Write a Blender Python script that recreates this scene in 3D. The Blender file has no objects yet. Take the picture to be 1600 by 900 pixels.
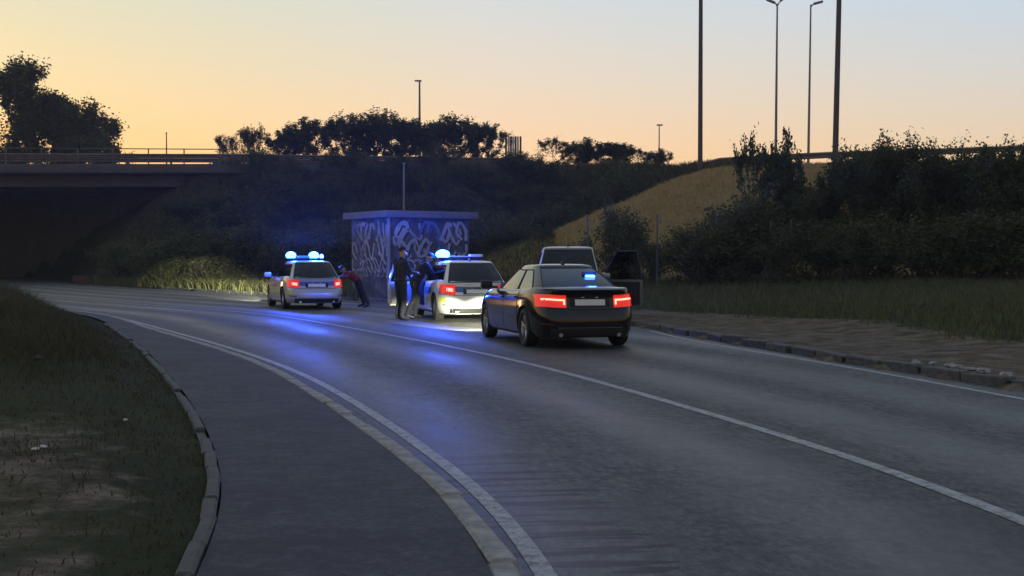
import bpy, bmesh, math, random
import numpy as np
from mathutils import Vector, Matrix

R = math.radians
rnd = random.Random(11)
rng = np.random.default_rng(11)
scene = bpy.context.scene
col = scene.collection

# ------------------------------------------------------------------ camera
CAM_H, F, HORIZON = 1.45, 2000.0, 408.0
PITCH = math.atan((450 - HORIZON) / F)
cam_data = bpy.data.cameras.new('camera')
cam_data.sensor_width = 36
cam_data.lens = 36 * F / 1600
cam_data.clip_start = 0.1
cam_data.clip_end = 9000
cam = bpy.data.objects.new('camera', cam_data)
cam.location = (0, 0, CAM_H)
cam.rotation_euler = (math.pi / 2 - PITCH, 0, 0)
col.objects.link(cam)
scene.camera = cam

# ------------------------------------------------------------------ world / sun / exposure
SUN_EL, SUN_AZ = 1.0, -35.0            # degrees; azimuth measured from +Y, negative = left
world = bpy.data.worlds.new('World')
scene.world = world
world.use_nodes = True
wn = world.node_tree.nodes
wl = world.node_tree.links
wn.clear()
sky = wn.new('ShaderNodeTexSky')
sky.sky_type = 'NISHITA'
sky.sun_disc = False
sky.sun_elevation = R(SUN_EL)
sky.sun_rotation = R(SUN_AZ)
sky.air_density = 1.0
sky.dust_density = 0.5
sky.ozone_density = 2.0
bg = wn.new('ShaderNodeBackground')
bg.inputs['Strength'].default_value = 0.10
wo = wn.new('ShaderNodeOutputWorld')
# the phone compresses the dusk sky: soften its contrast, then grade it by elevation and by distance from the sun
gm = wn.new('ShaderNodeGamma'); gm.inputs[1].default_value = 0.33
wl.new(sky.outputs[0], gm.inputs[0])
tc_ = wn.new('ShaderNodeTexCoord')
sx_ = wn.new('ShaderNodeSeparateXYZ'); wl.new(tc_.outputs['Generated'], sx_.inputs[0])
dt_ = wn.new('ShaderNodeVectorMath'); dt_.operation = 'DOT_PRODUCT'
wl.new(tc_.outputs['Generated'], dt_.inputs[0])
dt_.inputs[1].default_value = (math.sin(R(SUN_AZ)), math.cos(R(SUN_AZ)), 0)
def wramp(src, stops):
    r = wn.new('ShaderNodeValToRGB'); e_ = r.color_ramp.elements
    while len(e_) < len(stops): e_.new(0.5)
    for k_, (p_, c_) in zip(e_, stops):
        k_.position = p_; k_.color = (*c_, 1)
    wl.new(src, r.inputs[0])
    return r.outputs[0]
r_el = wramp(sx_.outputs[2], [(0, (1.0, .64, .43)), (.08, (1.0, .69, .46)), (.14, (.88, .74, .62)), (.21, (.76, .78, .78)), (.45, (.70, .70, .70)), (1, (.60, .605, .61))])
r_az = wramp(dt_.outputs['Value'], [(0, (.62, .65, .70)), (.3, (.82, .88, .94)), (.55, (.88, .98, 1.14)), (.82, (.95, .94, .92)), (.96, (.88, .90, .66))])
def wmul(a_, b_):
    n_ = wn.new('ShaderNodeVectorMath'); n_.operation = 'MULTIPLY'
    wl.new(a_, n_.inputs[0])
    if hasattr(b_, 'links'): wl.new(b_, n_.inputs[1])
    else: n_.inputs[1].default_value = b_
    return n_.outputs[0]
wl.new(wmul(wmul(wmul(gm.outputs[0], r_el), r_az), (9.3, 8.95, 8.9)), bg.inputs[0])
wl.new(bg.outputs[0], wo.inputs[0])

sun_d = bpy.data.lights.new('sun', 'SUN')
sun_d.energy = 0.12
sun_d.angle = R(8)
sun_d.color = (1.0, 0.72, 0.45)
sun = bpy.data.objects.new('sun', sun_d)
sd = Vector((math.sin(R(SUN_AZ)) * math.cos(R(SUN_EL)), math.cos(R(SUN_AZ)) * math.cos(R(SUN_EL)), math.sin(R(SUN_EL))))
sun.rotation_euler = sd.to_track_quat('Z', 'Y').to_euler()
col.objects.link(sun)

vs = scene.view_settings
vs.view_transform = 'Standard'
vs.look = 'None'
vs.exposure = 0.12
vs.gamma = 1.0
vs.use_curve_mapping = False
scene.cycles.max_bounces = 6
scene.cycles.diffuse_bounces = 2
scene.cycles.glossy_bounces = 3
scene.cycles.transparent_max_bounces = 12
scene.cycles.sample_clamp_indirect = 4.0
scene.cycles.use_denoising = True

# ------------------------------------------------------------------ pixel helpers
def ray(px, py):
    a, b = (px - 800) / F, (450 - py) / F
    return Vector((a, math.cos(PITCH) + b * math.sin(PITCH), -math.sin(PITCH) + b * math.cos(PITCH)))
def ground(px, py, z=0.0):
    d = ray(px, py)
    t = (z - CAM_H) / d.z
    return Vector((d.x * t, d.y * t, z))
def at(px, py, Y):
    d = ray(px, py)
    t = Y / d.y
    return Vector((d.x * t, Y, CAM_H + d.z * t))

# ------------------------------------------------------------------ object helpers
def link(o, parent=None):
    col.objects.link(o)
    if parent is not None:
        o.parent = parent
    return o
def tag(o, label=None, cat=None, group=None, kind=None):
    if label: o['label'] = label
    if cat: o['category'] = cat
    if group: o['group'] = group
    if kind: o['kind'] = kind
    return o
def empty(name, loc=(0, 0, 0), rz=0.0):
    o = bpy.data.objects.new(name, None)
    o.empty_display_size = 0.2
    o.location = loc
    o.rotation_euler = (0, 0, rz)
    col.objects.link(o)
    return o
def mesh_obj(name, me, m=None, parent=None):
    o = bpy.data.objects.new(name, me)
    if m is not None and not me.materials:
        me.materials.append(m)
    return link(o, parent)
def pyd(name, verts, faces, m=None, parent=None, smooth=None):
    me = bpy.data.meshes.new(name)
    me.from_pydata([tuple(v) for v in verts], [], faces)
    me.update()
    if smooth is not None:
        me.shade_smooth()
        me.set_sharp_from_angle(angle=R(smooth))
    return mesh_obj(name, me, m, parent)
def bm_obj(name, bm, m=None, parent=None, smooth=None, recalc=True):
    me = bpy.data.meshes.new(name)
    if recalc:
        bmesh.ops.recalc_face_normals(bm, faces=bm.faces)
    bm.to_mesh(me)
    bm.free()
    if smooth is not None:
        me.shade_smooth()
        me.set_sharp_from_angle(angle=R(smooth))
    return mesh_obj(name, me, m, parent)
def add_box(bm, c, s, rz=0.0, bevel=0.0, rot=None):
    """box centred at c with full sizes s"""
    mat = Matrix.Translation(c) @ (rot.to_4x4() if rot is not None else Matrix.Rotation(rz, 4, 'Z')) @ Matrix.Diagonal((s[0], s[1], s[2], 1))
    r = bmesh.ops.create_cube(bm, size=1, matrix=mat)
    if bevel:
        ed = list({e for v in r['verts'] for e in v.link_edges})
        bmesh.ops.bevel(bm, geom=ed, offset=bevel, segments=2, affect='EDGES', profile=0.6)
    return bm
def box(name, c, s, m, parent=None, rz=0.0, bevel=0.0, rot=None):
    return bm_obj(name, add_box(bmesh.new(), c, s, rz, bevel, rot), m, parent, 35 if bevel else None)
def add_tube(bm, pts, rad, n=8, cap=True):
    pts = [Vector(p) for p in pts]
    if not hasattr(rad, '__len__'):
        rad = [rad] * len(pts)
    rings = []
    for i, p in enumerate(pts):
        d = (pts[min(i + 1, len(pts) - 1)] - pts[max(i - 1, 0)]).normalized()
        u = d.orthogonal().normalized() if i == 0 else (u - d * u.dot(d)).normalized()
        w = d.cross(u)
        rings.append([bm.verts.new(p + (u * math.cos(2 * math.pi * k / n) + w * math.sin(2 * math.pi * k / n)) * rad[i]) for k in range(n)])
    for a, b in zip(rings, rings[1:]):
        for k in range(n):
            bm.faces.new((a[k], a[(k + 1) % n], b[(k + 1) % n], b[k]))
    if cap:
        bm.faces.new(rings[0][::-1])
        bm.faces.new(rings[-1])
    return bm
def tube(name, pts, rad, m, parent=None, n=8):
    return bm_obj(name, add_tube(bmesh.new(), pts, rad, n), m, parent, 40)

# ------------------------------------------------------------------ materials
def new_mat(name):
    m = bpy.data.materials.new(name)
    m.use_nodes = True
    nt = m.node_tree
    return m, nt, nt.nodes['Principled BSDF']
def nd(nt, t, **kw):
    n = nt.nodes.new(t)
    for k, v in kw.items():
        if k.startswith('i_'):
            key = k[2:]
            key = int(key) if key.isdigit() else key.replace('_', ' ')
            n.inputs[key].default_value = v
        else:
            setattr(n, k, v)
    return n
def ramp(nt, src, stops):
    r = nt.nodes.new('ShaderNodeValToRGB')
    e = r.color_ramp.elements
    while len(e) < len(stops):
        e.new(0.5)
    for k, (p, c) in zip(e, stops):
        k.position = p
        k.color = (c[0], c[1], c[2], 1) if hasattr(c, '__len__') else (c, c, c, 1)
    nt.links.new(src, r.inputs[0])
    return r
def coords(nt, kind='Object', scale=None):
    tc = nt.nodes.new('ShaderNodeTexCoord')
    if scale is None:
        return tc.outputs[kind]
    mp = nt.nodes.new('ShaderNodeMapping')
    mp.inputs['Scale'].default_value = scale
    nt.links.new(tc.outputs[kind], mp.inputs[0])
    return mp.outputs[0]
def noise(nt, vec, scale, detail=4, rough=0.6):
    n = nd(nt, 'ShaderNodeTexNoise')
    n.inputs['Scale'].default_value = scale
    n.inputs['Detail'].default_value = detail
    n.inputs['Roughness'].default_value = rough
    nt.links.new(vec, n.inputs['Vector'])
    return n
def mixc(nt, fac, a, b, mode='MIX'):
    n = nt.nodes.new('ShaderNodeMix')
    n.data_type = 'RGBA'
    n.blend_type = mode
    for s, v in ((n.inputs[0], fac), (n.inputs[6], a), (n.inputs[7], b)):
        if hasattr(v, 'is_output') or hasattr(v, 'links'):
            nt.links.new(v, s)
        elif hasattr(v, '__len__'):
            s.default_value = (v[0], v[1], v[2], 1)
        else:
            s.default_value = v
    return n.outputs[2]
def math_n(nt, op, a, b=None, clamp=False):
    n = nt.nodes.new('ShaderNodeMath')
    n.operation = op
    n.use_clamp = clamp
    for s, v in ((n.inputs[0], a), (n.inputs[1], b)):
        if v is None: continue
        if hasattr(v, 'links'): nt.links.new(v, s)
        else: s.default_value = v
    return n.outputs[0]
def bump(nt, p, h, strength=0.3, dist=0.02):
    b = nd(nt, 'ShaderNodeBump')
    b.inputs['Strength'].default_value = strength
    b.inputs['Distance'].default_value = dist
    nt.links.new(h, b.inputs['Height'])
    nt.links.new(b.outputs[0], p.inputs['Normal'])
def simple(name, c, rough=0.5, metal=0.0, var=0.25, scale=6.0, bstr=0.0, coat=0.0, kind='Object'):
    m, nt, p = new_mat(name)
    v = coords(nt, kind)
    n = noise(nt, v, scale, 5)
    lo = [x * (1 - var) for x in c]
    hi = [min(1, x * (1 + var)) for x in c]
    r = ramp(nt, n.outputs[0], [(0.3, lo), (0.7, hi)])
    nt.links.new(r.outputs[0], p.inputs['Base Color'])
    rr = ramp(nt, n.outputs[0], [(0.3, max(0.02, rough * 0.85)), (0.75, min(1, rough * 1.15))])
    nt.links.new(rr.outputs[0], p.inputs['Roughness'])
    p.inputs['Metallic'].default_value = metal
    p.inputs['Coat Weight'].default_value = coat
    p.inputs['Coat Roughness'].default_value = 0.06
    if bstr:
        bump(nt, p, n.outputs[0], bstr)
    return m
def emit(name, c, strength):
    m, nt, p = new_mat(name)
    p.inputs['Base Color'].default_value = (min(1, c[0] * .5), min(1, c[1] * .5), min(1, c[2] * .5), 1)
    p.inputs['Emission Color'].default_value = (*c, 1)
    p.inputs['Emission Strength'].default_value = strength
    p.inputs['Roughness'].default_value = 0.15
    return m
def glass(name, tint, rough=0.03, ior=2.0):
    m = bpy.data.materials.new(name)
    m.use_nodes = True
    nt = m.node_tree
    nt.nodes.clear()
    out = nt.nodes.new('ShaderNodeOutputMaterial')
    tr = nd(nt, 'ShaderNodeBsdfTransparent')
    tr.inputs[0].default_value = (*tint, 1)
    gl = nd(nt, 'ShaderNodeBsdfGlossy')
    gl.inputs['Roughness'].default_value = rough
    gl.inputs['Color'].default_value = (0.9, 0.95, 1, 1)
    fr = nd(nt, 'ShaderNodeFresnel')
    fr.inputs['IOR'].default_value = ior
    mx = nt.nodes.new('ShaderNodeMixShader')
    nt.links.new(fr.outputs[0], mx.inputs[0])
    nt.links.new(tr.outputs[0], mx.inputs[1])
    nt.links.new(gl.outputs[0], mx.inputs[2])
    nt.links.new(mx.outputs[0], out.inputs[0])
    return m
def leaf_mat(name, c1, c2, trans=0.25):
    m, nt, p = new_mat(name)
    g = nt.nodes.new('ShaderNodeNewGeometry')
    n = noise(nt, coords(nt), 1.3, 3)
    f = math_n(nt, 'ADD', math_n(nt, 'MULTIPLY', g.outputs['Random Per Island'], 0.6), math_n(nt, 'MULTIPLY', n.outputs[0], 0.5), True)
    c = mixc(nt, f, c1, c2)
    nt.links.new(c, p.inputs['Base Color'])
    p.inputs['Roughness'].default_value = 0.65
    p.inputs['Specular IOR Level'].default_value = 0.25
    out = nt.nodes['Material Output']
    t = nd(nt, 'ShaderNodeBsdfTranslucent')
    nt.links.new(c, t.inputs[0])
    mx = nt.nodes.new('ShaderNodeMixShader')
    mx.inputs[0].default_value = trans
    nt.links.new(p.outputs[0], mx.inputs[1])
    nt.links.new(t.outputs[0], mx.inputs[2])
    nt.links.new(mx.outputs[0], out.inputs[0])
    return m

# ------------------------------------------------------------------ the road in (s, offset) coordinates
CENTRE_PX = [(1600, 812), (1300, 705), (1000, 615), (800, 562), (600, 522), (430, 493), (306, 482), (210, 475), (120, 467.5), (40, 461)]
cpts = [ground(*p) for p in CENTRE_PX]
c0, c1 = cpts[0], cpts[1]
cpts = [Vector((c0.x + 1.4, -14, 0)), Vector((c0.x + 0.9, -6, 0)), Vector((c0.x + 0.5, 0, 0))] + cpts
e = cpts[-1]
cpts += [e + Vector((-6, 9.5, 0)), e + Vector((-13, 22, 0)), e + Vector((-21, 40, 0)), e + Vector((-42, 74, 0))]
def catmull(P, step=0.5):
    out = []
    for i in range(len(P) - 1):
        p0, p1, p2, p3 = P[max(i - 1, 0)], P[i], P[i + 1], P[min(i + 2, len(P) - 1)]
        n = max(2, int((p2 - p1).length / step))
        for k in range(n):
            t = k / n
            out.append(0.5 * ((2 * p1) + (p2 - p0) * t + (2 * p0 - 5 * p1 + 4 * p2 - p3) * t * t + (3 * p1 - p0 - 3 * p2 + p3) * t ** 3))
    out.append(P[-1])
    return out
cc = np.array([(p.x, p.y) for p in catmull(cpts, 0.4)])
for _ in range(25):                                  # fair the curve
    cc[1:-1] = 0.25 * cc[:-2] + 0.5 * cc[1:-1] + 0.25 * cc[2:]
seg = np.linalg.norm(np.diff(cc, axis=0), axis=1)
ss = np.concatenate([[0], np.cumsum(seg)])
SMAX = ss[-1]
tan = np.gradient(cc, axis=0)
tan /= np.linalg.norm(tan, axis=1)[:, None]
nrm = np.stack([tan[:, 1], -tan[:, 0]], 1)           # to the right
def so(x, y):
    """road coordinates of points (arrays)"""
    x = np.atleast_1d(np.asarray(x, float)); y = np.atleast_1d(np.asarray(y, float))
    S = np.empty(x.shape); O = np.empty(x.shape)
    for a in range(0, len(x), 4000):
        dx = x[a:a + 4000, None] - cc[None, :, 0]
        dy = y[a:a + 4000, None] - cc[None, :, 1]
        i = np.argmin(dx * dx + dy * dy, 1)
        j = np.arange(len(i))
        S[a:a + 4000] = ss[i] + dx[j, i] * tan[i, 0] + dy[j, i] * tan[i, 1]
        O[a:a + 4000] = dx[j, i] * nrm[i, 0] + dy[j, i] * nrm[i, 1]
    return S, O
def road_pt(s, o, z=0.0):
    x = np.interp(s, ss, cc[:, 0]); y = np.interp(s, ss, cc[:, 1])
    nx = np.interp(s, ss, nrm[:, 0]); ny = np.interp(s, ss, nrm[:, 1])
    return x + nx * o, y + ny * o
def offset_fn(px, z=0.0, smooth=6):
    P = [ground(x, y, z) for x, y in px]
    S, O = so([p.x for p in P], [p.y for p in P])
    k = np.argsort(S)
    gs = np.arange(0, SMAX, 0.5)
    go = np.interp(gs, S[k], O[k])
    for _ in range(smooth * 4):
        go[1:-1] = 0.25 * go[:-2] + 0.5 * go[1:-1] + 0.25 * go[2:]
    return lambda s: np.interp(s, gs, go)
o_line = offset_fn([(868, 897), (720, 752), (560, 632), (440, 572), (340, 538), (220, 506)])
o_kerb = offset_fn([(812, 900), (728, 800), (645, 730), (525, 637), (440, 584), (330, 541), (225, 511)], 0.1)
o_walk = offset_fn([(325, 900), (340, 790), (340, 720), (320, 660), (285, 610), (245, 570), (200, 525), (160, 500)], 0.1)
o_rline = offset_fn([(1600, 626), (1406, 588), (1243, 560), (1135, 544), (1038, 524), (985, 508)])
def o_rkerb(s):                                       # right kerb, opens into a lay-by
    return np.interp(s, [0, S_AT(13.4), S_AT(17), S_AT(21), S_AT(26), S_AT(33), S_AT(45), S_AT(60), S_AT(75)], [4.25, 4.25, 4.3, 4.9, 6.0, 7.1, 7.9, 8.6, 7.4])
def S_AT(Y):
    return float(np.interp(Y, cc[:, 1], ss))
S_NEAR = S_AT(-12)
# ------------------------------------------------------------------ surface materials
def road_material():
    m, nt, p = new_mat('asphalt')
    uv = coords(nt, 'UV')
    sx = nt.nodes.new('ShaderNodeSeparateXYZ'); nt.links.new(uv, sx.inputs[0])
    u, v = sx.outputs[0], sx.outputs[1]
    fine = noise(nt, uv, 55, 4, 0.7)
    big = noise(nt, coords(nt, 'UV', (0.9, 0.12, 1)), 1.0, 5, 0.6)
    patch = noise(nt, coords(nt, 'UV', (0.5, 0.3, 1)), 1.4, 4, 0.55)
    # wheel tracks: polished bands running along the lanes
    tr = math_n(nt, 'COSINE', math_n(nt, 'MULTIPLY', math_n(nt, 'SUBTRACT', math_n(nt, 'ABSOLUTE', u), 0.95), 3.6))
    tr = math_n(nt, 'MULTIPLY', math_n(nt, 'ADD', tr, 1.0), 0.5)
    tk = math_n(nt, 'MULTIPLY', tr, math_n(nt, 'ADD', math_n(nt, 'MULTIPLY', big.outputs[0], 1.2), 0.1), True)
    c = ramp(nt, fine.outputs[0], [(0.25, (0.028, 0.029, 0.032)), (0.55, (0.052, 0.053, 0.056)), (0.8, (0.115, 0.115, 0.115))]).outputs[0]
    mid = noise(nt, coords(nt, 'UV', (1, 0.5, 1)), 14, 8, 0.85)
    c = mixc(nt, ramp(nt, mid.outputs[0], [(0.46, 0.0), (0.62, 0.75)]).outputs[0], c, (0.17, 0.168, 0.16))
    c = mixc(nt, ramp(nt, mid.outputs[0], [(0.36, 0.8), (0.48, 0.0)]).outputs[0], c, (0.016, 0.016, 0.017))
    m2_ = noise(nt, coords(nt, 'UV', (1, 0.35, 1)), 5, 6, 0.8)
    c = mixc(nt, ramp(nt, m2_.outputs[0], [(0.5, 0.0), (0.68, 0.5)]).outputs[0], c, (0.16, 0.158, 0.15))
    c = mixc(nt, ramp(nt, m2_.outputs[0], [(0.34, 0.6), (0.5, 0.0)]).outputs[0], c, (0.018, 0.018, 0.019))
    c = mixc(nt, math_n(nt, 'MULTIPLY', tk, 0.42), c, (0.10, 0.098, 0.092))
    dk = ramp(nt, patch.outputs[0], [(0.38, 1.0), (0.52, 0.0)]).outputs[0]
    c = mixc(nt, math_n(nt, 'MULTIPLY', dk, 0.55), c, (0.024, 0.024, 0.025))
    # short dark marks running in from the near edge line
    w = noise(nt, coords(nt, 'UV', (0.7, 5.5, 1)), 1.0, 3, 0.6)
    wm = ramp(nt, w.outputs[0], [(0.50, 0.0), (0.56, 1.0)]).outputs[0]
    edge = noise(nt, coords(nt, 'UV', (0.0, 7.0, 1)), 1.0, 2, 0.5)
    lim = math_n(nt, 'ADD', math_n(nt, 'MULTIPLY', edge.outputs[0], 1.1), -2.75)
    inn = math_n(nt, 'LESS_THAN', u, lim)
    near = nd(nt, 'ShaderNodeMapRange')
    near.inputs[1].default_value = S_AT(11.5); near.inputs[2].default_value = S_AT(9.0)
    nt.links.new(v, near.inputs[0])
    dark_marks = math_n(nt, 'MULTIPLY', math_n(nt, 'MULTIPLY', wm, inn), near.outputs[0])
    c = mixc(nt, math_n(nt, 'MULTIPLY', dark_marks, 0.95), c, (0.008, 0.008, 0.009))
    # cracks
    vo = nd(nt, 'ShaderNodeTexVoronoi', feature='DISTANCE_TO_EDGE')
    vo.inputs['Scale'].default_value = 0.5
    wv = noise(nt, uv, 2.0, 4)
    va = nt.nodes.new('ShaderNodeVectorMath'); va.operation = 'ADD'
    nt.links.new(uv, va.inputs[0]); nt.links.new(wv.outputs[1], va.inputs[1])
    nt.links.new(va.outputs[0], vo.inputs['Vector'])
    cr = ramp(nt, vo.outputs[0], [(0.004, 1.0), (0.012, 0.0)]).outputs[0]
    c = mixc(nt, math_n(nt, 'MULTIPLY', cr, 0.5), c, (0.012, 0.012, 0.013))
    nt.links.new(c, p.inputs['Base Color'])
    r = math_n(nt, 'SUBTRACT', 0.68, math_n(nt, 'MULTIPLY', tk, 0.28))
    r = math_n(nt, 'ADD', r, math_n(nt, 'MULTIPLY', math_n(nt, 'SUBTRACT', patch.outputs[0], 0.5), 0.3))
    nt.links.new(r, p.inputs['Roughness'])
    p.inputs['Specular IOR Level'].default_value = 0.36
    hgt_ = math_n(nt, 'ADD', fine.outputs[0], math_n(nt, 'MULTIPLY', mid.outputs[0], 0.8))
    bump(nt, p, hgt_, 0.5, 0.014)
    return m
def pave_material():
    m, nt, p = new_mat('footpath_asphalt')
    uv = coords(nt, 'UV')
    fine = noise(nt, uv, 70, 3, 0.7)
    big = noise(nt, uv, 1.1, 8, 0.75)
    fine = noise(nt, uv, 22, 8, 0.85)
    c = ramp(nt, fine.outputs[0], [(0.34, (0.022, 0.022, 0.024)), (0.5, (0.05, 0.05, 0.053)), (0.66, (0.11, 0.11, 0.112))]).outputs[0]
    c = mixc(nt, ramp(nt, big.outputs[0], [(0.42, 0.0), (0.58, 0.75)]).outputs[0], c, (0.026, 0.026, 0.028))
    md_ = noise(nt, uv, 6, 6, 0.8)
    c = mixc(nt, ramp(nt, md_.outputs[0], [(0.5, 0.0), (0.66, 0.5)]).outputs[0], c, (0.12, 0.12, 0.118))
    nt.links.new(c, p.inputs['Base Color'])
    p.inputs['Roughness'].default_value = 0.8
    p.inputs['Specular IOR Level'].default_value = 0.3
    bump(nt, p, fine.outputs[0], 0.4, 0.01)
    return m
def paint_material():
    m, nt, p = new_mat('road_paint')
    uv = coords(nt, 'UV')
    n = noise(nt, uv, 9, 6, 0.75)
    n2 = noise(nt, uv, 45, 3, 0.7)
    f = math_n(nt, 'ADD', math_n(nt, 'MULTIPLY', n.outputs[0], 0.7), math_n(nt, 'MULTIPLY', n2.outputs[0], 0.3))
    c = ramp(nt, f, [(0.40, (0.07, 0.07, 0.07)), (0.48, (0.26, 0.26, 0.26)), (0.62, (0.44, 0.44, 0.43))]).outputs[0]
    nt.links.new(c, p.inputs['Base Color'])
    p.inputs['Roughness'].default_value = 0.6
    return m
def terrain_material():
    m, nt, p = new_mat('terrain')
    v = coords(nt, 'Object')
    a = nd(nt, 'ShaderNodeAttribute'); a.attribute_name = 'zones'
    sp = nt.nodes.new('ShaderNodeSeparateColor'); nt.links.new(a.outputs['Color'], sp.inputs[0])
    n1 = noise(nt, v, 0.6, 6, 0.65); n2 = noise(nt, v, 9, 5, 0.7); n3 = noise(nt, v, 45, 3, 0.6)
    green = ramp(nt, n1.outputs[0], [(0.3, (0.020, 0.026, 0.012)), (0.55, (0.040, 0.046, 0.020)), (0.75, (0.070, 0.064, 0.032))]).outputs[0]
    dry = ramp(nt, n2.outputs[0], [(0.25, (0.22, 0.165, 0.07)), (0.5, (0.37, 0.28, 0.13)), (0.75, (0.47, 0.37, 0.19))]).outputs[0]
    dryp = ramp(nt, n1.outputs[0], [(0.35, (0.55, 0.6, 0.5)), (0.6, (1, 1, 1))]).outputs[0]
    dry = mixc(nt, 1.0, dry, dryp, 'MULTIPLY')
    st = noise(nt, v, 2.2, 6, 0.7)
    dirt = ramp(nt, st.outputs[0], [(0.32, (0.05, 0.038, 0.027)), (0.5, (0.14, 0.108, 0.078)), (0.68, (0.23, 0.185, 0.14))]).outputs[0]
    grav = ramp(nt, n3.outputs[0], [(0.35, (0.55, 0.55, 0.55)), (0.7, (1.3, 1.3, 1.3))]).outputs[0]
    dirt = mixc(nt, 0.7, dirt, grav, 'MULTIPLY')
    edge = math_n(nt, 'MULTIPLY', math_n(nt, 'SUBTRACT', st.outputs[0], 0.5), 1.2)
    fd = math_n(nt, 'ADD', sp.outputs[1], edge, True)
    fd = ramp(nt, fd, [(0.35, 0.0), (0.65, 1.0)]).outputs[0]
    c = mixc(nt, sp.outputs[0], green, dry)
    c = mixc(nt, fd, c, dirt)
    nt.links.new(c, p.inputs['Base Color'])
    p.inputs['Roughness'].default_value = 0.95
    p.inputs['Specular IOR Level'].default_value = 0.1
    h = math_n(nt, 'ADD', n2.outputs[0], math_n(nt, 'MULTIPLY', n3.outputs[0], 0.4))
    bump(nt, p, h, 0.7, 0.05)
    return m
M = {
    'road': road_material(), 'walk': pave_material(), 'paint': paint_material(), 'terrain': terrain_material(),
    'kerb': simple('kerb_concrete', (0.26, 0.25, 0.235), 0.85, var=0.45, scale=9, bstr=0.4),
    'edging': simple('edging_concrete', (0.075, 0.073, 0.068), 0.9, var=0.5, scale=8, bstr=0.4),
    'concrete': simple('bridge_concrete', (0.085, 0.082, 0.078), 0.85, var=0.3, scale=0.8, bstr=0.2),
    'rail': simple('guardrail_steel', (0.16, 0.13, 0.11), 0.6, 0.4, 0.35, 3),
    'steel': simple('galvanised_steel', (0.20, 0.20, 0.20), 0.55, 0.5, 0.2, 4),
    'mast': simple('mast_steel', (0.085, 0.07, 0.06), 0.6, 0.4, 0.2, 3),
    'bark': simple('bark', (0.045, 0.036, 0.028), 0.9, var=0.4, scale=8, bstr=0.5),
    'leaf_dark': leaf_mat('leaf_dark', (0.030, 0.044, 0.014), (0.085, 0.094, 0.032)),
    'leaf_mid': leaf_mat('leaf_mid', (0.036, 0.052, 0.018), (0.095, 0.10, 0.038)),
    'leaf_dry': leaf_mat('leaf_dry', (0.06, 0.05, 0.03), (0.11, 0.09, 0.05)),
    'grass_green': leaf_mat('grass_green', (0.05, 0.066, 0.02), (0.14, 0.13, 0.05), 0.2),
    'grass_dull': leaf_mat('grass_dull', (0.035, 0.038, 0.016), (0.115, 0.092, 0.045), 0.2),
    'grass_straw': leaf_mat('grass_straw', (0.27, 0.19, 0.075), (0.52, 0.38, 0.16), 0.25),
    'post': simple('fence_post_concrete', (0.10, 0.095, 0.085), 0.9, var=0.3, scale=5),
}

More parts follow.
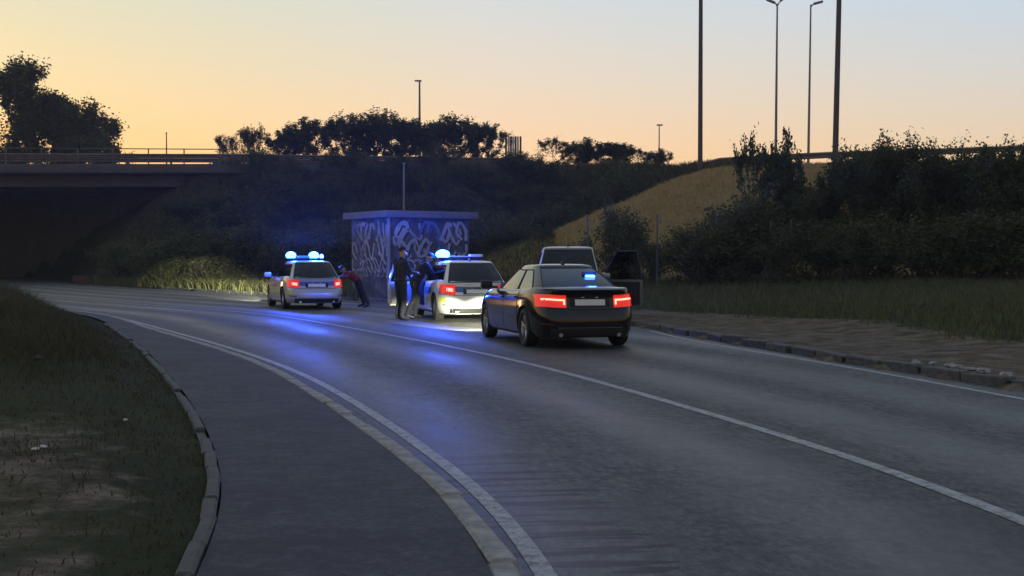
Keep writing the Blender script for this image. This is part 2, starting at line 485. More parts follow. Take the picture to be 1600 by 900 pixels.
# ------------------------------------------------------------------ terrain
def smooth01(t):
    t = np.clip(t, 0, 1)
    return t * t * (3 - 2 * t)
def softmin(a, b, k):
    h = np.clip(0.5 + 0.5 * (b - a) / k, 0, 1)
    return b * (1 - h) + a * h - k * h * (1 - h)
def wob(x, y, f, ph=0.0):
    return np.sin(x * f + ph) * np.cos(y * f * 0.83 + 1.7 * ph) + 0.5 * np.sin(x * f * 2.3 + y * f * 1.9 + ph)
RIDGE_TOP = at(900, 262, 91).z
NEAR_TOP = at(1150, 259, 80).z
def H(x, y, want_zone=False):
    shp = np.shape(x)
    x = np.ravel(np.asarray(x, float)); y = np.ravel(np.asarray(y, float))
    s, o = so(x, y)
    ok, ow, orr = o_kerb(s), o_walk(s), o_rkerb(s)
    right = o > orr
    dr = np.clip(o - orr, 0, 1e9)
    z = np.full(x.shape, -0.10)
    # right verge: rises gently away from the kerb, slight ruts
    zr = 0.07 + 0.5 * smooth01((dr - 1.5) / 14) + 0.022 * wob(x, y, 1.1) * smooth01(dr)
    rut = np.exp(-((dr - 1.35) / 0.25) ** 2) + np.exp(-((dr - 3.0) / 0.3) ** 2)
    zr = zr - 0.045 * rut * (y < 32)
    z = np.where(right, zr, z)
    # left: footpath bed then bank
    walk = (o <= ok) & (o > ow)
    z = np.where(walk, 0.03, z)
    dl = np.clip(ow - o, 0, 1e9)
    mound = 0.10 * smooth01(dl / 0.8) + 0.42 * smooth01((dl - 0.15) / 2.4) * smooth01((y - 9.0) / 6) * (1 - smooth01((y - 27) / 12))
    zl = 0.06 + mound + 0.03 * wob(x, y, 1.7, 0.4) * smooth01(dl / 0.5)
    z = np.where(o <= ow, zl, z)
    # main embankment carrying the upper road (bridge approach)
    toe = 76.5 + 0.6 * np.sin(x * 0.21)
    ridge = softmin((y - toe) * 0.64, np.full(x.shape, RIDGE_TOP), 1.2)
    ridge = softmin(ridge, (x + 31 + 0.55 * (y - 88)) * 0.75, 1.0)
    ridge = softmin(ridge, (142 - y) * 0.6, 1.0)
    ridge = ridge + 0.12 * wob(x, y, 0.9, 1.1) * (ridge > 0.4)
    # nearer ramp embankment with dry grass
    nt_ = NEAR_TOP + 0.018 * np.clip(x - 12, -5, 60)
    m_ = softmin((y - 53 - 0.08 * (x - 10)) * 0.30 + 0.3, nt_, 1.6)
    m_ = softmin(m_, (x + 3.2 - 0.10 * (y - 60)) * 0.52 + 0.2, 1.3)
    m_ = m_ + 0.10 * wob(x, y, 0.55, 0.2) * (m_ > 0.5)
    onright = o > 9.5
    rr = np.where(onright, ridge, -9); mm = np.where(onright, m_, -9)
    z = np.where(onright, np.maximum(np.maximum(rr, mm), z), z)
    # other abutment bank, left of the road under the bridge
    lb = softmin((-o - 12) * 0.7, np.full(x.shape, RIDGE_TOP), 1.0)
    lb = softmin(lb, (y - 80) * 0.64, 1.0); lb = softmin(lb, (142 - y) * 0.6, 1.0)
    z = np.where((o < -11) & (y > 70), np.maximum(lb, z), z)
    if not want_zone:
        return z.reshape(shp)
    dryz = np.where(onright & (mm > rr - 0.05) & (mm > 0.35), smooth01((mm - 0.3) / 0.8), 0)
    dirtz = np.where(right & (y < 60), 1 - smooth01((dr - np.interp(y, [10, 22, 28, 34, 60], [3.0, 3.6, 4.6, 2.6, 0.5])) / 1.2), 0)
    nl = 0.5 + 0.35 * wob(x, y, 0.8, 2.0)
    dirtz = np.where((o <= ow), (1 - smooth01((y - 8.5) / 4.0)) * smooth01((dl - 0.1) / 0.5) * (0.32 + 0.34 * nl), dirtz)
    return z.reshape(shp), dryz.reshape(shp), dirtz.reshape(shp)
def axis(parts):
    out = []
    for a, b, st in parts:
        out += list(np.arange(a, b, st))
    return np.array(out + [parts[-1][1]])
gx = axis([(-280, -100, 30), (-100, -44, 4), (-44, -16, 0.8), (-16, 16, 0.35), (16, 56, 0.8), (56, 120, 6), (120, 300, 30)])
gy = axis([(-120, -40, 40), (-40, 0, 5), (0, 38, 0.35), (38, 100, 0.7), (100, 150, 3), (150, 450, 50)])
GX, GY = np.meshgrid(gx, gy)
Z, DRY, DIRT = H(GX, GY, True)
nx, ny = len(gx), len(gy)
me = bpy.data.meshes.new('ground')
V = np.stack([GX.ravel(), GY.ravel(), Z.ravel()], 1)
ii = (np.arange(ny - 1)[:, None] * nx + np.arange(nx - 1)[None]).ravel()
Q = np.stack([ii, ii + 1, ii + 1 + nx, ii + nx], 1)
def np_mesh(me, V, Q):
    k = Q.shape[1]
    me.vertices.add(len(V)); me.vertices.foreach_set('co', V.astype(np.float32).ravel())
    me.loops.add(Q.size); me.loops.foreach_set('vertex_index', Q.astype(np.int32).ravel())
    me.polygons.add(len(Q)); me.polygons.foreach_set('loop_start', np.arange(0, Q.size, k, dtype=np.int32))
    me.update(calc_edges=True)
np_mesh(me, V, Q)
at_ = me.color_attributes.new('zones', 'FLOAT_COLOR', 'POINT')
at_.data.foreach_set('color', np.stack([DRY.ravel(), DIRT.ravel(), np.zeros(DRY.size), np.ones(DRY.size)], 1).astype(np.float32).ravel())
me.shade_smooth()
tag(mesh_obj('ground', me, M['terrain']), kind='structure')
def hz(x, y):
    return float(H([x], [y])[0])

# ------------------------------------------------------------------ road, footpath, markings, kerbs
def strip(name, s0, s1, fa, fb, z, m, across=1, step=0.4, thick=0.0, zfn=None):
    S = np.arange(s0, s1, step)
    T = np.linspace(0, 1, across + 1)
    V, UV = [], []
    for s in S:
        a, b = float(fa(s)), float(fb(s))
        for t in T:
            o = a + (b - a) * t
            x, y = road_pt(s, o)
            V.append((x, y, z if zfn is None else zfn(s, o)))
            UV.append((o, s))
    n = across + 1
    Fc = [(i * n + k, i * n + k + 1, (i + 1) * n + k + 1, (i + 1) * n + k) for i in range(len(S) - 1) for k in range(across)]
    me = bpy.data.meshes.new(name)
    me.from_pydata(V, [], Fc)
    uvl = me.uv_layers.new(name='UVMap')
    li = np.empty(len(me.loops), np.int32); me.loops.foreach_get('vertex_index', li)
    uvl.data.foreach_set('uv', np.array(UV, np.float32)[li].ravel())
    me.update()
    o = mesh_obj(name, me, m)
    return tag(o, kind='structure')
K = lambda v: (lambda s: v)
strip('road', S_NEAR, SMAX, lambda s: o_kerb(s) - 0.05, lambda s: o_rkerb(s) + 0.25, 0.0, M['road'], across=10, zfn=lambda s, o: 0.0)
strip('footpath', S_NEAR, S_AT(60), o_walk, lambda s: o_kerb(s) - 0.045, 0.092, M['walk'], across=3)
strip('edge_marking', S_NEAR, S_AT(78), lambda s: o_line(s) - 0.05, lambda s: o_line(s) + 0.055, 0.004, M['paint'])
strip('centre_marking', S_NEAR, S_AT(58), K(-0.06), K(0.06), 0.004, M['paint'])
strip('edge_marking', S_NEAR, S_AT(24.5), lambda s: o_rline(s) - 0.05, lambda s: o_rline(s) + 0.05, 0.004, M['paint'])

def stone_mesh(name, l, w, h, m, seed):
    r = random.Random(seed)
    bm = bmesh.new()
    bmesh.ops.create_cube(bm, size=1, matrix=Matrix.Diagonal((w, l, h, 1)))
    bmesh.ops.bevel(bm, geom=bm.edges[:], offset=0.014, segments=1, affect='EDGES')
    for v in bm.verts:
        v.co += Vector((r.uniform(-1, 1), r.uniform(-1, 1), r.uniform(-1, 1))) * 0.004
    me = bpy.data.meshes.new(name)
    bm.to_mesh(me); bm.free()
    me.materials.append(m)
    return me
def kerb_run(name, s0, s1, fo, ztop, l, w, h, m, seed, jit=1.0, skip=0.0, part='kerb_stone'):
    r = random.Random(seed)
    meshes = [stone_mesh(part, l - 0.025, w, h, m, seed + k) for k in range(4)]
    root = None
    s = s0
    while s < s1:
        x, y = road_pt(s, float(fo(s)))
        x2, y2 = road_pt(s + 0.2, float(fo(s + 0.2)))
        ang = math.atan2(y2 - y, x2 - x) - math.pi / 2
        if root is None:
            # low foundation strip that the stones sit in
            root = strip(name, s0 - l / 2, s1, lambda q: fo(q) - w * 0.42, lambda q: fo(q) + w * 0.42, ztop - 0.03, m)
        if r.random() >= skip:
            ob = bpy.data.objects.new(part, r.choice(meshes))
            link(ob, root)
            ob.location = (x + r.gauss(0, 0.006) * jit, y, ztop - h / 2 + r.gauss(0, 0.005) * jit)
            ob.rotation_euler = (r.gauss(0, 0.008) * jit, r.gauss(0, 0.015) * jit, ang + r.gauss(0, 0.012) * jit)
        s += l
    return root
kerb_run('kerb', S_AT(2), S_AT(42), lambda s: o_kerb(s) + 0.02, 0.10, 0.9, 0.125, 0.16, M['kerb'], 3, 0.7)
kerb_run('footpath_edging', S_AT(2), S_AT(30), lambda s: o_walk(s) - 0.05, 0.104, 0.7, 0.08, 0.12, M['edging'], 5, 1.2, 0.06, 'edging_stone')
kerb_run('kerb', S_AT(6), S_AT(62), lambda s: o_rkerb(s) + 0.10, 0.115, 0.9, 0.17, 0.18, M['edging'], 9, 2.2, 0.03)
# broken lumps of kerb on the near right verge
for k in range(14):
    s = S_AT(13.2) + k * 0.2 + rnd.uniform(-.05, .05)
    x, y = road_pt(s, float(o_rkerb(s)) + 0.26 + rnd.uniform(-0.08, 0.16))
    bm = bmesh.new()
    bmesh.ops.create_icosphere(bm, subdivisions=2, radius=1)
    sc = Vector((rnd.uniform(.03, .09), rnd.uniform(.04, .10), rnd.uniform(.02, .04)))
    for v in bm.verts:
        v.co = Vector((v.co.x * sc.x, v.co.y * sc.y, v.co.z * sc.z)) * rnd.uniform(0.78, 1.15)
    o = bm_obj('broken_stone', bm, M['kerb'])
    o.location = (x, y, 0.12)
    o.rotation_euler = (0, 0, rnd.uniform(0, 6))
    tag(o, 'lump of broken grey concrete lying along the right-hand kerb', 'stone', 'broken lumps along the right kerb')
# ------------------------------------------------------------------ bridge
BY = 88.0
bz = lambda py: at(0, py, BY).z
BR_R = at(372, 260, BY).x                                    # right end of the deck
bridge = empty('road_bridge', ((-70 + BR_R) / 2, BY, 0))
tag(bridge, 'dark concrete road bridge spanning the underpass at the far left', 'bridge')
def bbox(name, x0, x1, y0, y1, z0, z1, m, parent=None, bevel=0.0):
    p = parent if parent is not None else bridge
    off = Vector(bridge.location)
    return box(name, Vector(((x0 + x1) / 2, (y0 + y1) / 2, (z0 + z1) / 2)) - off, (x1 - x0, y1 - y0, z1 - z0), m, p, bevel=bevel)
deck = bbox('deck', -75, BR_R, BY + 0.5, 129, bz(267) - 0.2, bz(258) + 0.1, M['concrete'])
for k in range(7):                                           # longitudinal beams under the deck
    y = BY + 1.6 + k * 5.2
    bbox('beam', -75, BR_R - 4, y, y + 0.7, bz(267) - 1.0, bz(267) - 0.203, M['concrete'], deck)
bbox('edge_beam', -75, at(790, 262, BY).x, BY, BY + 0.497, bz(270), bz(256), M['concrete'], bevel=0.03)
abw = box('abutment', Vector((-41, 110, (bz(267) - 0.6) / 2)) - Vector(bridge.location), (0.8, 50, bz(267) + 0.18), M['concrete'], bridge, rz=R(45))
bbox('abutment', -66, -65, BY + 3.0, 124, -0.4, bz(267) - 0.21, M['concrete'])
for k in range(4):
    tube('pier', [Vector((-54.5 - 0.35 * k * 9, BY + 3 + k * 9.5, -0.3)) - Vector(bridge.location), Vector((-54.5 - 0.35 * k * 9, BY + 3 + k * 9.5, bz(267) - 0.9)) - Vector(bridge.location)], 0.55, M['concrete'], bridge, 14)
hr = bm_obj('handrail', add_tube(bmesh.new(), [Vector((-75, BY + 0.2, bz(226))) - Vector(bridge.location), Vector((BR_R, BY + 0.2, bz(233))) - Vector(bridge.location)], 0.035, 6), M['rail'], bridge)
x = -74.0
while x < BR_R:
    zt = bz(226) + (bz(233) - bz(226)) * (x + 75) / (BR_R + 75)
    box('handrail_post', Vector((x, BY + 0.2, (bz(256) + zt) / 2)) - Vector(bridge.location), (0.07, 0.07, zt - bz(256)), M['rail'], hr)
    x += 2.45
# parapet guard beam on the bridge: two corrugated beams on posts
def w_beam(bm, p0, p1, h, d):
    p0, p1 = Vector(p0), Vector(p1)
    prof = [(-h / 2, 0), (-h * 0.36, d), (-h * 0.2, d), (-0.04 * h, 0), (0.04 * h, 0), (h * 0.2, d), (h * 0.36, d), (h / 2, 0)]
    t = (p1 - p0).normalized()
    out = Vector((t.y, -t.x, 0)).normalized()
    for a in (0.0, 0.02):
        pass
    r0 = [bm.verts.new(p0 + Vector((0, 0, z)) + out * q) for z, q in prof]
    r1 = [bm.verts.new(p1 + Vector((0, 0, z)) + out * q) for z, q in prof]
    b0 = [bm.verts.new(v.co - out * 0.03) for v in r0]
    b1 = [bm.verts.new(v.co - out * 0.03) for v in r1]
    n = len(prof)
    for k in range(n - 1):
        bm.faces.new((r0[k], r1[k], r1[k + 1], r0[k + 1]))
        bm.faces.new((b0[k + 1], b1[k + 1], b1[k], b0[k]))
    for L_, Rr in ((r0, b0), (r1, b1)):
        for k in range(n - 1):
            bm.faces.new((L_[k], L_[k + 1], Rr[k + 1], Rr[k]))
    bm.faces.new((r0[0], b0[0], b1[0], r1[0]))
    bm.faces.new((r0[-1], r1[-1], b1[-1], b0[-1]))
def guardrail(pts, label, beam_h, post_sp, post_drop, m, second=False):
    """pts: list of beam-centre points"""
    root = empty('guardrail', (pts[0][0], pts[0][1], pts[0][2] - post_drop))
    tag(root, label, 'guardrail')
    o = Vector(root.location)
    for a, b in zip(pts, pts[1:]):
        bm = bmesh.new(); w_beam(bm, Vector(a) - o, Vector(b) - o, beam_h, 0.08)
        bm_obj('beam', bm, m, root)
        if second:
            bm = bmesh.new(); w_beam(bm, Vector(a) - o + Vector((0, 0, beam_h * 1.02)), Vector(b) - o + Vector((0, 0, beam_h * 1.02)), beam_h, 0.08)
            bm_obj('beam', bm, m, root)
    d = 0.4
    tot = sum((Vector(b) - Vector(a)).length for a, b in zip(pts, pts[1:]))
    while d < tot:
        q = d
        for a, b in zip(pts, pts[1:]):
            L_ = (Vector(b) - Vector(a)).length
            if q <= L_:
                p = Vector(a).lerp(Vector(b), q / L_)
                break
            q -= L_
        box('post', p - o + Vector((0, 0.09, -post_drop / 2 + 0.05)), (0.13, 0.10, post_drop + beam_h * 0.8), m, root)
        d += post_sp
    return root
guardrail([(-75, BY + 0.7, bz(247)), (at(372, 250, BY).x, BY + 0.7, bz(249.5)), (at(600, 250, BY).x, BY + 0.7, bz(253)), (at(800, 250, BY).x, BY + 0.7, bz(256))], 'brown steel guard barrier along the far bridge and on behind the crest trees', 0.30, 3.0, 0.55, M['rail'], True)
ry = 90.5
guardrail([at(385, 259, ry), at(560, 262, ry), at(790, 264, ry), at(1010, 266, ry)], 'low grey guardrail along the crest of the dark embankment', 0.28, 4.0, 0.55, M['steel'])

# ------------------------------------------------------------------ vegetation generators
LEAFLEV = [2]
def grow(r, height, levels=4, stems=1, spread=0.6, up=0.35, r0=0.08, split=(2, 3), first=0.32):
    segs, tips = [], []
    def rec(p, d, L, rad, lev):
        n = 3
        for k in range(n):
            d2 = (d + Vector((r.gauss(0, .13), r.gauss(0, .13), r.gauss(0, .06) + up * 0.08))).normalized()
            q = p + d2 * (L / n)
            ra = rad * (1 - 0.3 * (k + 1) / n)
            segs.append((p.copy(), q.copy(), rad * (1 - 0.3 * k / n), ra))
            if lev <= LEAFLEV[0]: tips.append((q.copy(), d2.copy(), L))
            p, d = q, d2
        if lev == 0:
            return
        for _ in range(r.randint(*split)):
            a = Vector((r.gauss(0, 1), r.gauss(0, 1), r.gauss(0, 0.5))).normalized()
            nd_ = (d + a * spread + Vector((0, 0, up))).normalized()
            rec(p, nd_, L * r.uniform(0.6, 0.85), rad * 0.62, lev - 1)
        if lev >= 2:                                     # side shoot
            a = Vector((r.gauss(0, 1), r.gauss(0, 1), 0.2)).normalized()
            rec(p - d * L * 0.4, (d * 0.4 + a).normalized(), L * 0.55, rad * 0.45, lev - 2)
    for _ in range(stems):
        d = Vector((r.gauss(0, .25) if stems > 1 else r.gauss(0, .06), r.gauss(0, .25) if stems > 1 else 0, 1)).normalized()
        rec(Vector((r.gauss(0, .12) * (stems > 1), r.gauss(0, .12) * (stems > 1), -0.3)), d, height * first, r0, levels)
    top = max(t[0].z for t in tips)
    f = height / top
    segs = [(a * f, b * f, ra, rb) for a, b, ra, rb in segs]
    tips = [(a * f, d, L * f) for a, d, L in tips]
    return segs, tips
def wood_mesh(segs, minr=0.0, n=5):
    V, Fc = [], []
    for a, b, ra, rb in segs:
        if ra < minr: continue
        d = (b - a).normalized()
        u = d.orthogonal().normalized(); w = d.cross(u)
        i = len(V)
        for p, rr in ((a, ra), (b, rb)):
            for k in range(n):
                an = 2 * math.pi * k / n
                V.append(p + (u * math.cos(an) + w * math.sin(an)) * max(rr, 0.006))
        Fc += [(i + k, i + (k + 1) % n, i + n + (k + 1) % n, i + n + k) for k in range(n)]
    me = bpy.data.meshes.new('branches')
    me.from_pydata([tuple(v) for v in V], [], Fc)
    me.shade_smooth()
    me.materials.append(M['bark'])
    return me
def leaves_np(P, size, aspect=0.5, droop=0.0, g=None):
    """rhombic leaves, one quad each, at points P"""
    g = g or rng
    n = len(P)
    a = g.normal(size=(n, 3)); a[:, 2] = a[:, 2] * 0.6 - droop
    a /= np.linalg.norm(a, axis=1)[:, None]
    b = np.cross(a, g.normal(size=(n, 3))); b /= np.linalg.norm(b, axis=1)[:, None]
    L = (size * g.uniform(0.55, 1.3, n))[:, None]
    c = np.cross(a, b)
    V = np.stack([P, P + a * L * 0.5 + b * L * aspect * 0.5 + c * L * 0.08, P + a * L, P + a * L * 0.5 - b * L * aspect * 0.5 + c * L * 0.08], 1).reshape(-1, 3)
    Q = np.arange(4 * n).reshape(n, 4)
    return V, Q
def crown_mesh(tips, per, size, clump, mat, g, aspect=0.5):
    T = np.array([t[0] for t in tips])
    D = np.array([t[1] for t in tips])
    keep = g.random(len(T)) < 0.92
    T, D = T[keep], D[keep]
    w = g.uniform(0.3, 1.7, len(T))
    idx = np.repeat(np.arange(len(T)), np.maximum(1, (per * w).astype(int)))
    P = T[idx] + g.normal(size=(len(idx), 3)) * clump * g.uniform(0.4, 1.2, len(T))[idx][:, None] + D[idx] * g.uniform(-1, 1, len(idx))[:, None] * clump
    V, Q = leaves_np(P, size, aspect, g=g)
    me = bpy.data.meshes.new('crown')
    np_mesh(me, V, Q)
    me.materials.append(mat)
    return me
def plant_proto(seed, height, mat, levels=4, stems=1, spread=0.6, up=0.35, r0=0.08, per=10, size=0.2, clump=0.25, split=(2, 3), first=0.32, minr=0.0, aspect=0.5, leaflev=2):
    LEAFLEV[0] = leaflev
    r = random.Random(seed); g = np.random.default_rng(seed)
    segs, tips = grow(r, height, levels, stems, spread, up, r0, split, first)
    return wood_mesh(segs, minr), crown_mesh(tips, per, size, clump, mat, g, aspect), height
def plant(name, proto, x, y, z, height, label, cat, group=None, rz=None, wide=1.0, wood='branches', shift=(0, 0)):
    k = height / proto[2]
    root = empty(name, (x, y, z), rnd.uniform(0, 6.28) if rz is None else rz)
    root.scale = (k * wide, k * wide, k)
    tag(root, label, cat, group)
    mesh_obj(wood, proto[0], None, root)
    mesh_obj('crown', proto[1], None, root)
    return root
# feathery trees for the crest, dense shrubs for hedge and bank
CREST = [plant_proto(101 + k, 4.0, M['leaf_dark'], levels=4, stems=5, spread=0.75, up=0.38, r0=0.045, per=[10, 12, 16, 9][k], size=0.15, clump=0.085, first=0.20, leaflev=1) for k in range(4)]
SPARSE = [plant_proto(131 + k, 3.0, M['leaf_dry'], levels=4, stems=4, spread=0.6, up=0.4, r0=0.035, per=5, size=0.12, clump=0.08, first=0.22, leaflev=1) for k in range(2)]
HEDGE = [plant_proto(151 + k, 5.0, M['leaf_dark'], levels=4, stems=4, spread=0.75, up=0.25, r0=0.06, per=24, size=0.14, clump=0.15, first=0.24) for k in range(3)]
BUSH = [plant_proto(171 + k, 2.6, M['leaf_mid'], levels=3, stems=6, spread=0.9, up=0.12, r0=0.035, per=14, size=0.12, clump=0.15, first=0.3) for k in range(3)]
WISP = [plant_proto(191, 5.5, M['leaf_dark'], levels=4, stems=1, spread=0.62, up=0.55, r0=0.06, per=16, size=0.14, clump=0.10, first=0.3, leaflev=1)]
BIG = [plant_proto(211 + k, 14.0, M['leaf_dark'], levels=5, stems=1, spread=0.7, up=0.22, r0=0.28, per=54, size=0.28, clump=0.32, first=0.26, minr=0.02, leaflev=1) for k in range(2)]

# big trees behind the bridge
def top_place(name, proto, px, py_top, Y, label, cat, group=None, wide=1.0, base=None, rz=None, shift=0.0):
    p = at(px, py_top, Y)
    zb = hz(p.x, Y) if base is None else base
    return plant(name, proto, p.x, Y, zb - 0.05, p.z - zb, label, cat, group, rz, wide)
top_place('tree', BIG[1], 0, 98, 132, 'tallest broad tree behind the bridge at the far left edge', 'tree', wide=0.95, base=1.5, rz=0.9)
top_place('tree', BIG[1], 72, 142, 134, 'rounded dark tree behind the bridge right of the tallest tree', 'tree', wide=0.95, base=1.5, rz=2.9)
top_place('tree', BIG[0], 36, 150, 137, 'dense lower tree between the two tall trees behind the bridge', 'tree', wide=1.1, base=1.5, rz=3.7)
top_place('shrub', CREST[0], 172, 214, 128, 'small pointed shrub right of the big trees behind the bridge', 'shrub', base=RIDGE_TOP - 1.5, wide=0.7)
# row along the crest
crest = [(362, 203, 'S', 0.8, 'sparse thin shrub at the left end of the crest row'), (398, 192, 'S', 0.95, 'sparse spreading shrub second from the left on the crest'),
         (452, 200, 'C', 1.2, 'leaning open tree third from the left on the crest'), (500, 182, 'C', 1.2, 'upright feathery tree fourth from the left on the crest'),
         (541, 178, 'C', 1.15, 'leafy tree left of the tallest one on the crest'), (583, 168, 'C', 1.3, 'tallest feathery tree in the middle of the crest row'),
         (628, 184, 'C', 1.2, 'feathery tree left of the thin lamp post on the crest'), (672, 186, 'C', 1.15, 'feathery tree right of the thin lamp post on the crest'),
         (716, 176, 'C', 1.2, 'tall open tree second from the right of the crest row'), (756, 190, 'D', 1.0, 'dense rounded tree beside the striped sign on the crest')]
for k, (px, py, t, w, lab) in enumerate(crest):
    proto = SPARSE[k % 2] if t == 'S' else CREST[2] if t == 'D' else CREST[(k * 3) % 4]
    top_place('crest_tree', proto, px, py, 93 + (k % 3) * 1.1, lab, 'tree', 'row of trees on the embankment crest', wide=w)
for px, py, w, lab in ((893, 214, 1.5, 'loose small tree right of the striped sign'), (960, 222, 1.9, 'wide dense bush in the middle of the three on the far crest'), (1016, 231, 1.4, 'small bush beside the faint far lamp post')):
    top_place('crest_tree', CREST[2 if w > 1.6 else 1], px, py, 99, lab, 'tree', 'three small trees on the far crest', wide=w)
# scrub on the dark embankment face
cnt = 0
for row, (yy, hgt) in enumerate(((78.5, 3.0), (81.5, 2.6), (84.5, 2.2), (87.5, 1.9))):
    x = -24.0 + row * 1.9
    while x < 6 + row * 0.8:
        xx, y2 = x + rnd.uniform(-.7, .7), yy + rnd.uniform(-.9, .9)
        plant('bank_shrub', (BUSH + [HEDGE[0]])[cnt % 4], xx, y2, hz(xx, y2) - 0.1, hgt * rnd.uniform(0.75, 1.25), 'dark scrubby shrub on the shaded embankment face', 'shrub', 'scrub on the shaded embankment', wide=1.25)
        cnt += 1
        x += rnd.uniform(2.3, 3.3)
# lower scrub behind the shelter
for px, pt, Y, w in ((250, 372, 72, 1.3), (330, 352, 73, 1.3), (415, 345, 70, 1.3), (495, 352, 69, 1.2), (560, 340, 68, 1.2), (660, 345, 66, 1.2), (735, 330, 64, 1.2), (800, 345, 62, 1.2), (850, 352, 60, 1.1)):
    top_place('shrub', BUSH[int(px) % 3], px, pt, Y, 'dark bush at the foot of the embankment behind the parked cars', 'shrub', 'bushes at the foot of the embankment', wide=w)
# hedge on the right
hedge = [(1092, 352, 46, 'B', 0.9, 'low bush at the left end of the right-hand thicket'), (1130, 338, 45.5, 'B', 1.05, 'rounded bush second from the left of the right-hand thicket'),
         (1165, 318, 47, 'B', 1.1, 'bush just left of the tall wispy tree'), (1203, 203, 47.5, 'W', 0.40, 'tall wispy tree rising out of the thicket near the lamp posts'),
         (1190, 300, 45.5, 'B', 0.9, 'bush at the foot of the tall wispy tree'), (1248, 290, 47, 'H', 0.8, 'thin dark shrub right of the tall wispy tree'),
         (1290, 262, 48, 'H', 0.85, 'dark shrub in front of the right-hand mast'), (1340, 228, 47, 'H', 0.7, 'tall dark shrub just right of the right-hand mast'),
         (1384, 218, 48, 'H', 0.75, 'dark leafy tree left of the highest point of the thicket'), (1440, 211, 47, 'H', 0.75, 'highest dark tree in the right-hand thicket'),
         (1488, 222, 48.5, 'H', 0.8, 'dark tree third from the right edge in the thicket'), (1536, 226, 47, 'H', 0.8, 'dark tree second from the right edge in the thicket'),
         (1590, 228, 46, 'H', 0.85, 'dark tree cut by the right edge of the picture'), (1650, 225, 46.5, 'H', 0.9, 'dark tree just past the right end of the thicket'),
         (1225, 352, 44, 'B', 1.0, 'low leafy bush in front of the wispy tree'), (1300, 345, 44.2, 'B', 1.2, 'low leafy bush below the right-hand mast'),
         (1375, 335, 43.8, 'B', 1.2, 'low leafy bush left of a pale fence post in the thicket'), (1455, 330, 44.2, 'B', 1.2, 'low leafy bush right of a pale fence post in the thicket'),
         (1530, 325, 43.6, 'B', 1.2, 'low leafy bush near the right edge'), (1600, 325, 44, 'B', 1.2, 'low leafy bush at the right edge')]
for k, (px, py, Y, t, w, lab) in enumerate(hedge):
    proto = {'B': BUSH[k % 3], 'H': HEDGE[k % 3], 'W': CREST[1]}[t]
    top_place('thicket_tree' if t != 'B' else 'thicket_bush', proto, px, py, Y, lab, 'tree' if t != 'B' else 'bush', 'thicket on the right', wide=w)
top_place('shrub', BUSH[1], 960, 318, 48, 'lone dark shrub in front of the dry grass slope', 'shrub', wide=0.62)
top_place('shrub', BUSH[0], 1012, 372, 47, 'small weedy bush right of the open car door', 'shrub', wide=0.8)

# ------------------------------------------------------------------ masts, lamps, sign, fence
def mast(name, px_b, py_b, px_t, Y, r_b, h_extra, label, top=None, m='mast'):
    p = at(px_b, py_b, Y)
    zb = hz(p.x, Y)
    q = at(px_t, 0, Y)
    d = (q - p).normalized()
    L = (q - p).length + h_extra
    root = empty(name, (p.x, Y, zb)); tag(root, label, 'mast' if top is None else 'street lamp')
    o = Vector((p.x, Y, zb))
    tube('pole', [Vector((0, 0, -0.3)), p - o + d * 0.0, p - o + d * L * 0.5, p - o + d * L], [r_b, r_b, r_b * 0.8, r_b * 0.55], M[m], root, 10)
    tube('base_flange', [Vector((0, 0, -0.1)), Vector((0, 0, 0.12))], r_b * 1.7, M[m], root, 10)
    tip = p - o + d * L
    if top is None:                                          # crown of floodlights, above the frame
        tube('lamp_ring', [tip + Vector((math.cos(a) * 0.9, math.sin(a) * 0.9, -0.3)) for a in np.linspace(0, 6.2832, 13)], 0.06, M[m], root, 6)
        for a in np.linspace(0, 2 * math.pi, 7)[:-1]:
            box('floodlight', tip + Vector((math.cos(a) * 1.1, math.sin(a) * 1.1, -0.4)), (0.45, 0.35, 0.25), M[m], root, rz=a)
    return root, tip
mast('lighting_mast', 1094, 263, 1095, 79, 0.155, 12, 'tall dark lighting mast left of the two street lamps')
mast('lighting_mast', 1305, 248, 1311, 78, 0.185, 12, 'thicker tall dark lighting mast right of the two street lamps')
def lamp_head(tip, dx, lift, root, m='steel'):
    e_ = tip + Vector((dx, 0, lift))
    arm = tube('arm', [tip - Vector((0, 0, 0.15)), tip + Vector((dx * 0.4, 0, lift * 0.3)), e_], [0.05, 0.04, 0.035], M[m], root, 6)
    bm = bmesh.new()
    add_box(bm, (0, 0, 0), (0.62, 0.26, 0.15), bevel=0.05)
    h = bm_obj('lamp_head', bm, M[m], root, 35)
    h.location = e_ + Vector((dx * 0.28, 0, lift * 0.25))
    h.rotation_euler = (0, -math.atan2(lift, abs(dx)) * (1 if dx > 0 else -1), 0)
rt, tip = mast('street_lamp', 1212, 250, 1214.5, 86, 0.10, -0.25, 'double-headed street lamp left of the single-headed one', top=2, m='steel')
lamp_head(tip, -0.34, 0.14, rt); lamp_head(tip, 0.34, 0.30, rt)
rt, tip = mast('street_lamp', 1263, 250, 1267, 84, 0.09, -0.3, 'single-headed street lamp beside the right-hand mast', top=1, m='steel')
lamp_head(tip, 0.38, 0.10, rt)
def small_lamp(px, py_top, Y, r_, label, head=True, name='street_lamp', zb=None, m='steel'):
    p = at(px, py_top, Y)
    zb = hz(p.x, Y) if zb is None else zb
    root = empty(name, (p.x, Y, zb)); tag(root, label, 'street lamp' if head else 'pole')
    tube('pole', [(0, 0, -0.2), (0, 0, (p.z - zb) * .5), (0, 0, p.z - zb)], [r_ * 1.3, r_, r_ * 0.7], M[m], root, 8)
    if head:
        box('lamp_head', (-0.12 if px < 700 else 0.05, 0, p.z - zb + 0.04), (0.6, 0.25, 0.13), M[m], root, bevel=0.04)
    else:
        box('cap', (0, 0, p.z - zb + 0.02), (r_ * 2.2, r_ * 2.2, 0.06), M[m], root)
    return root
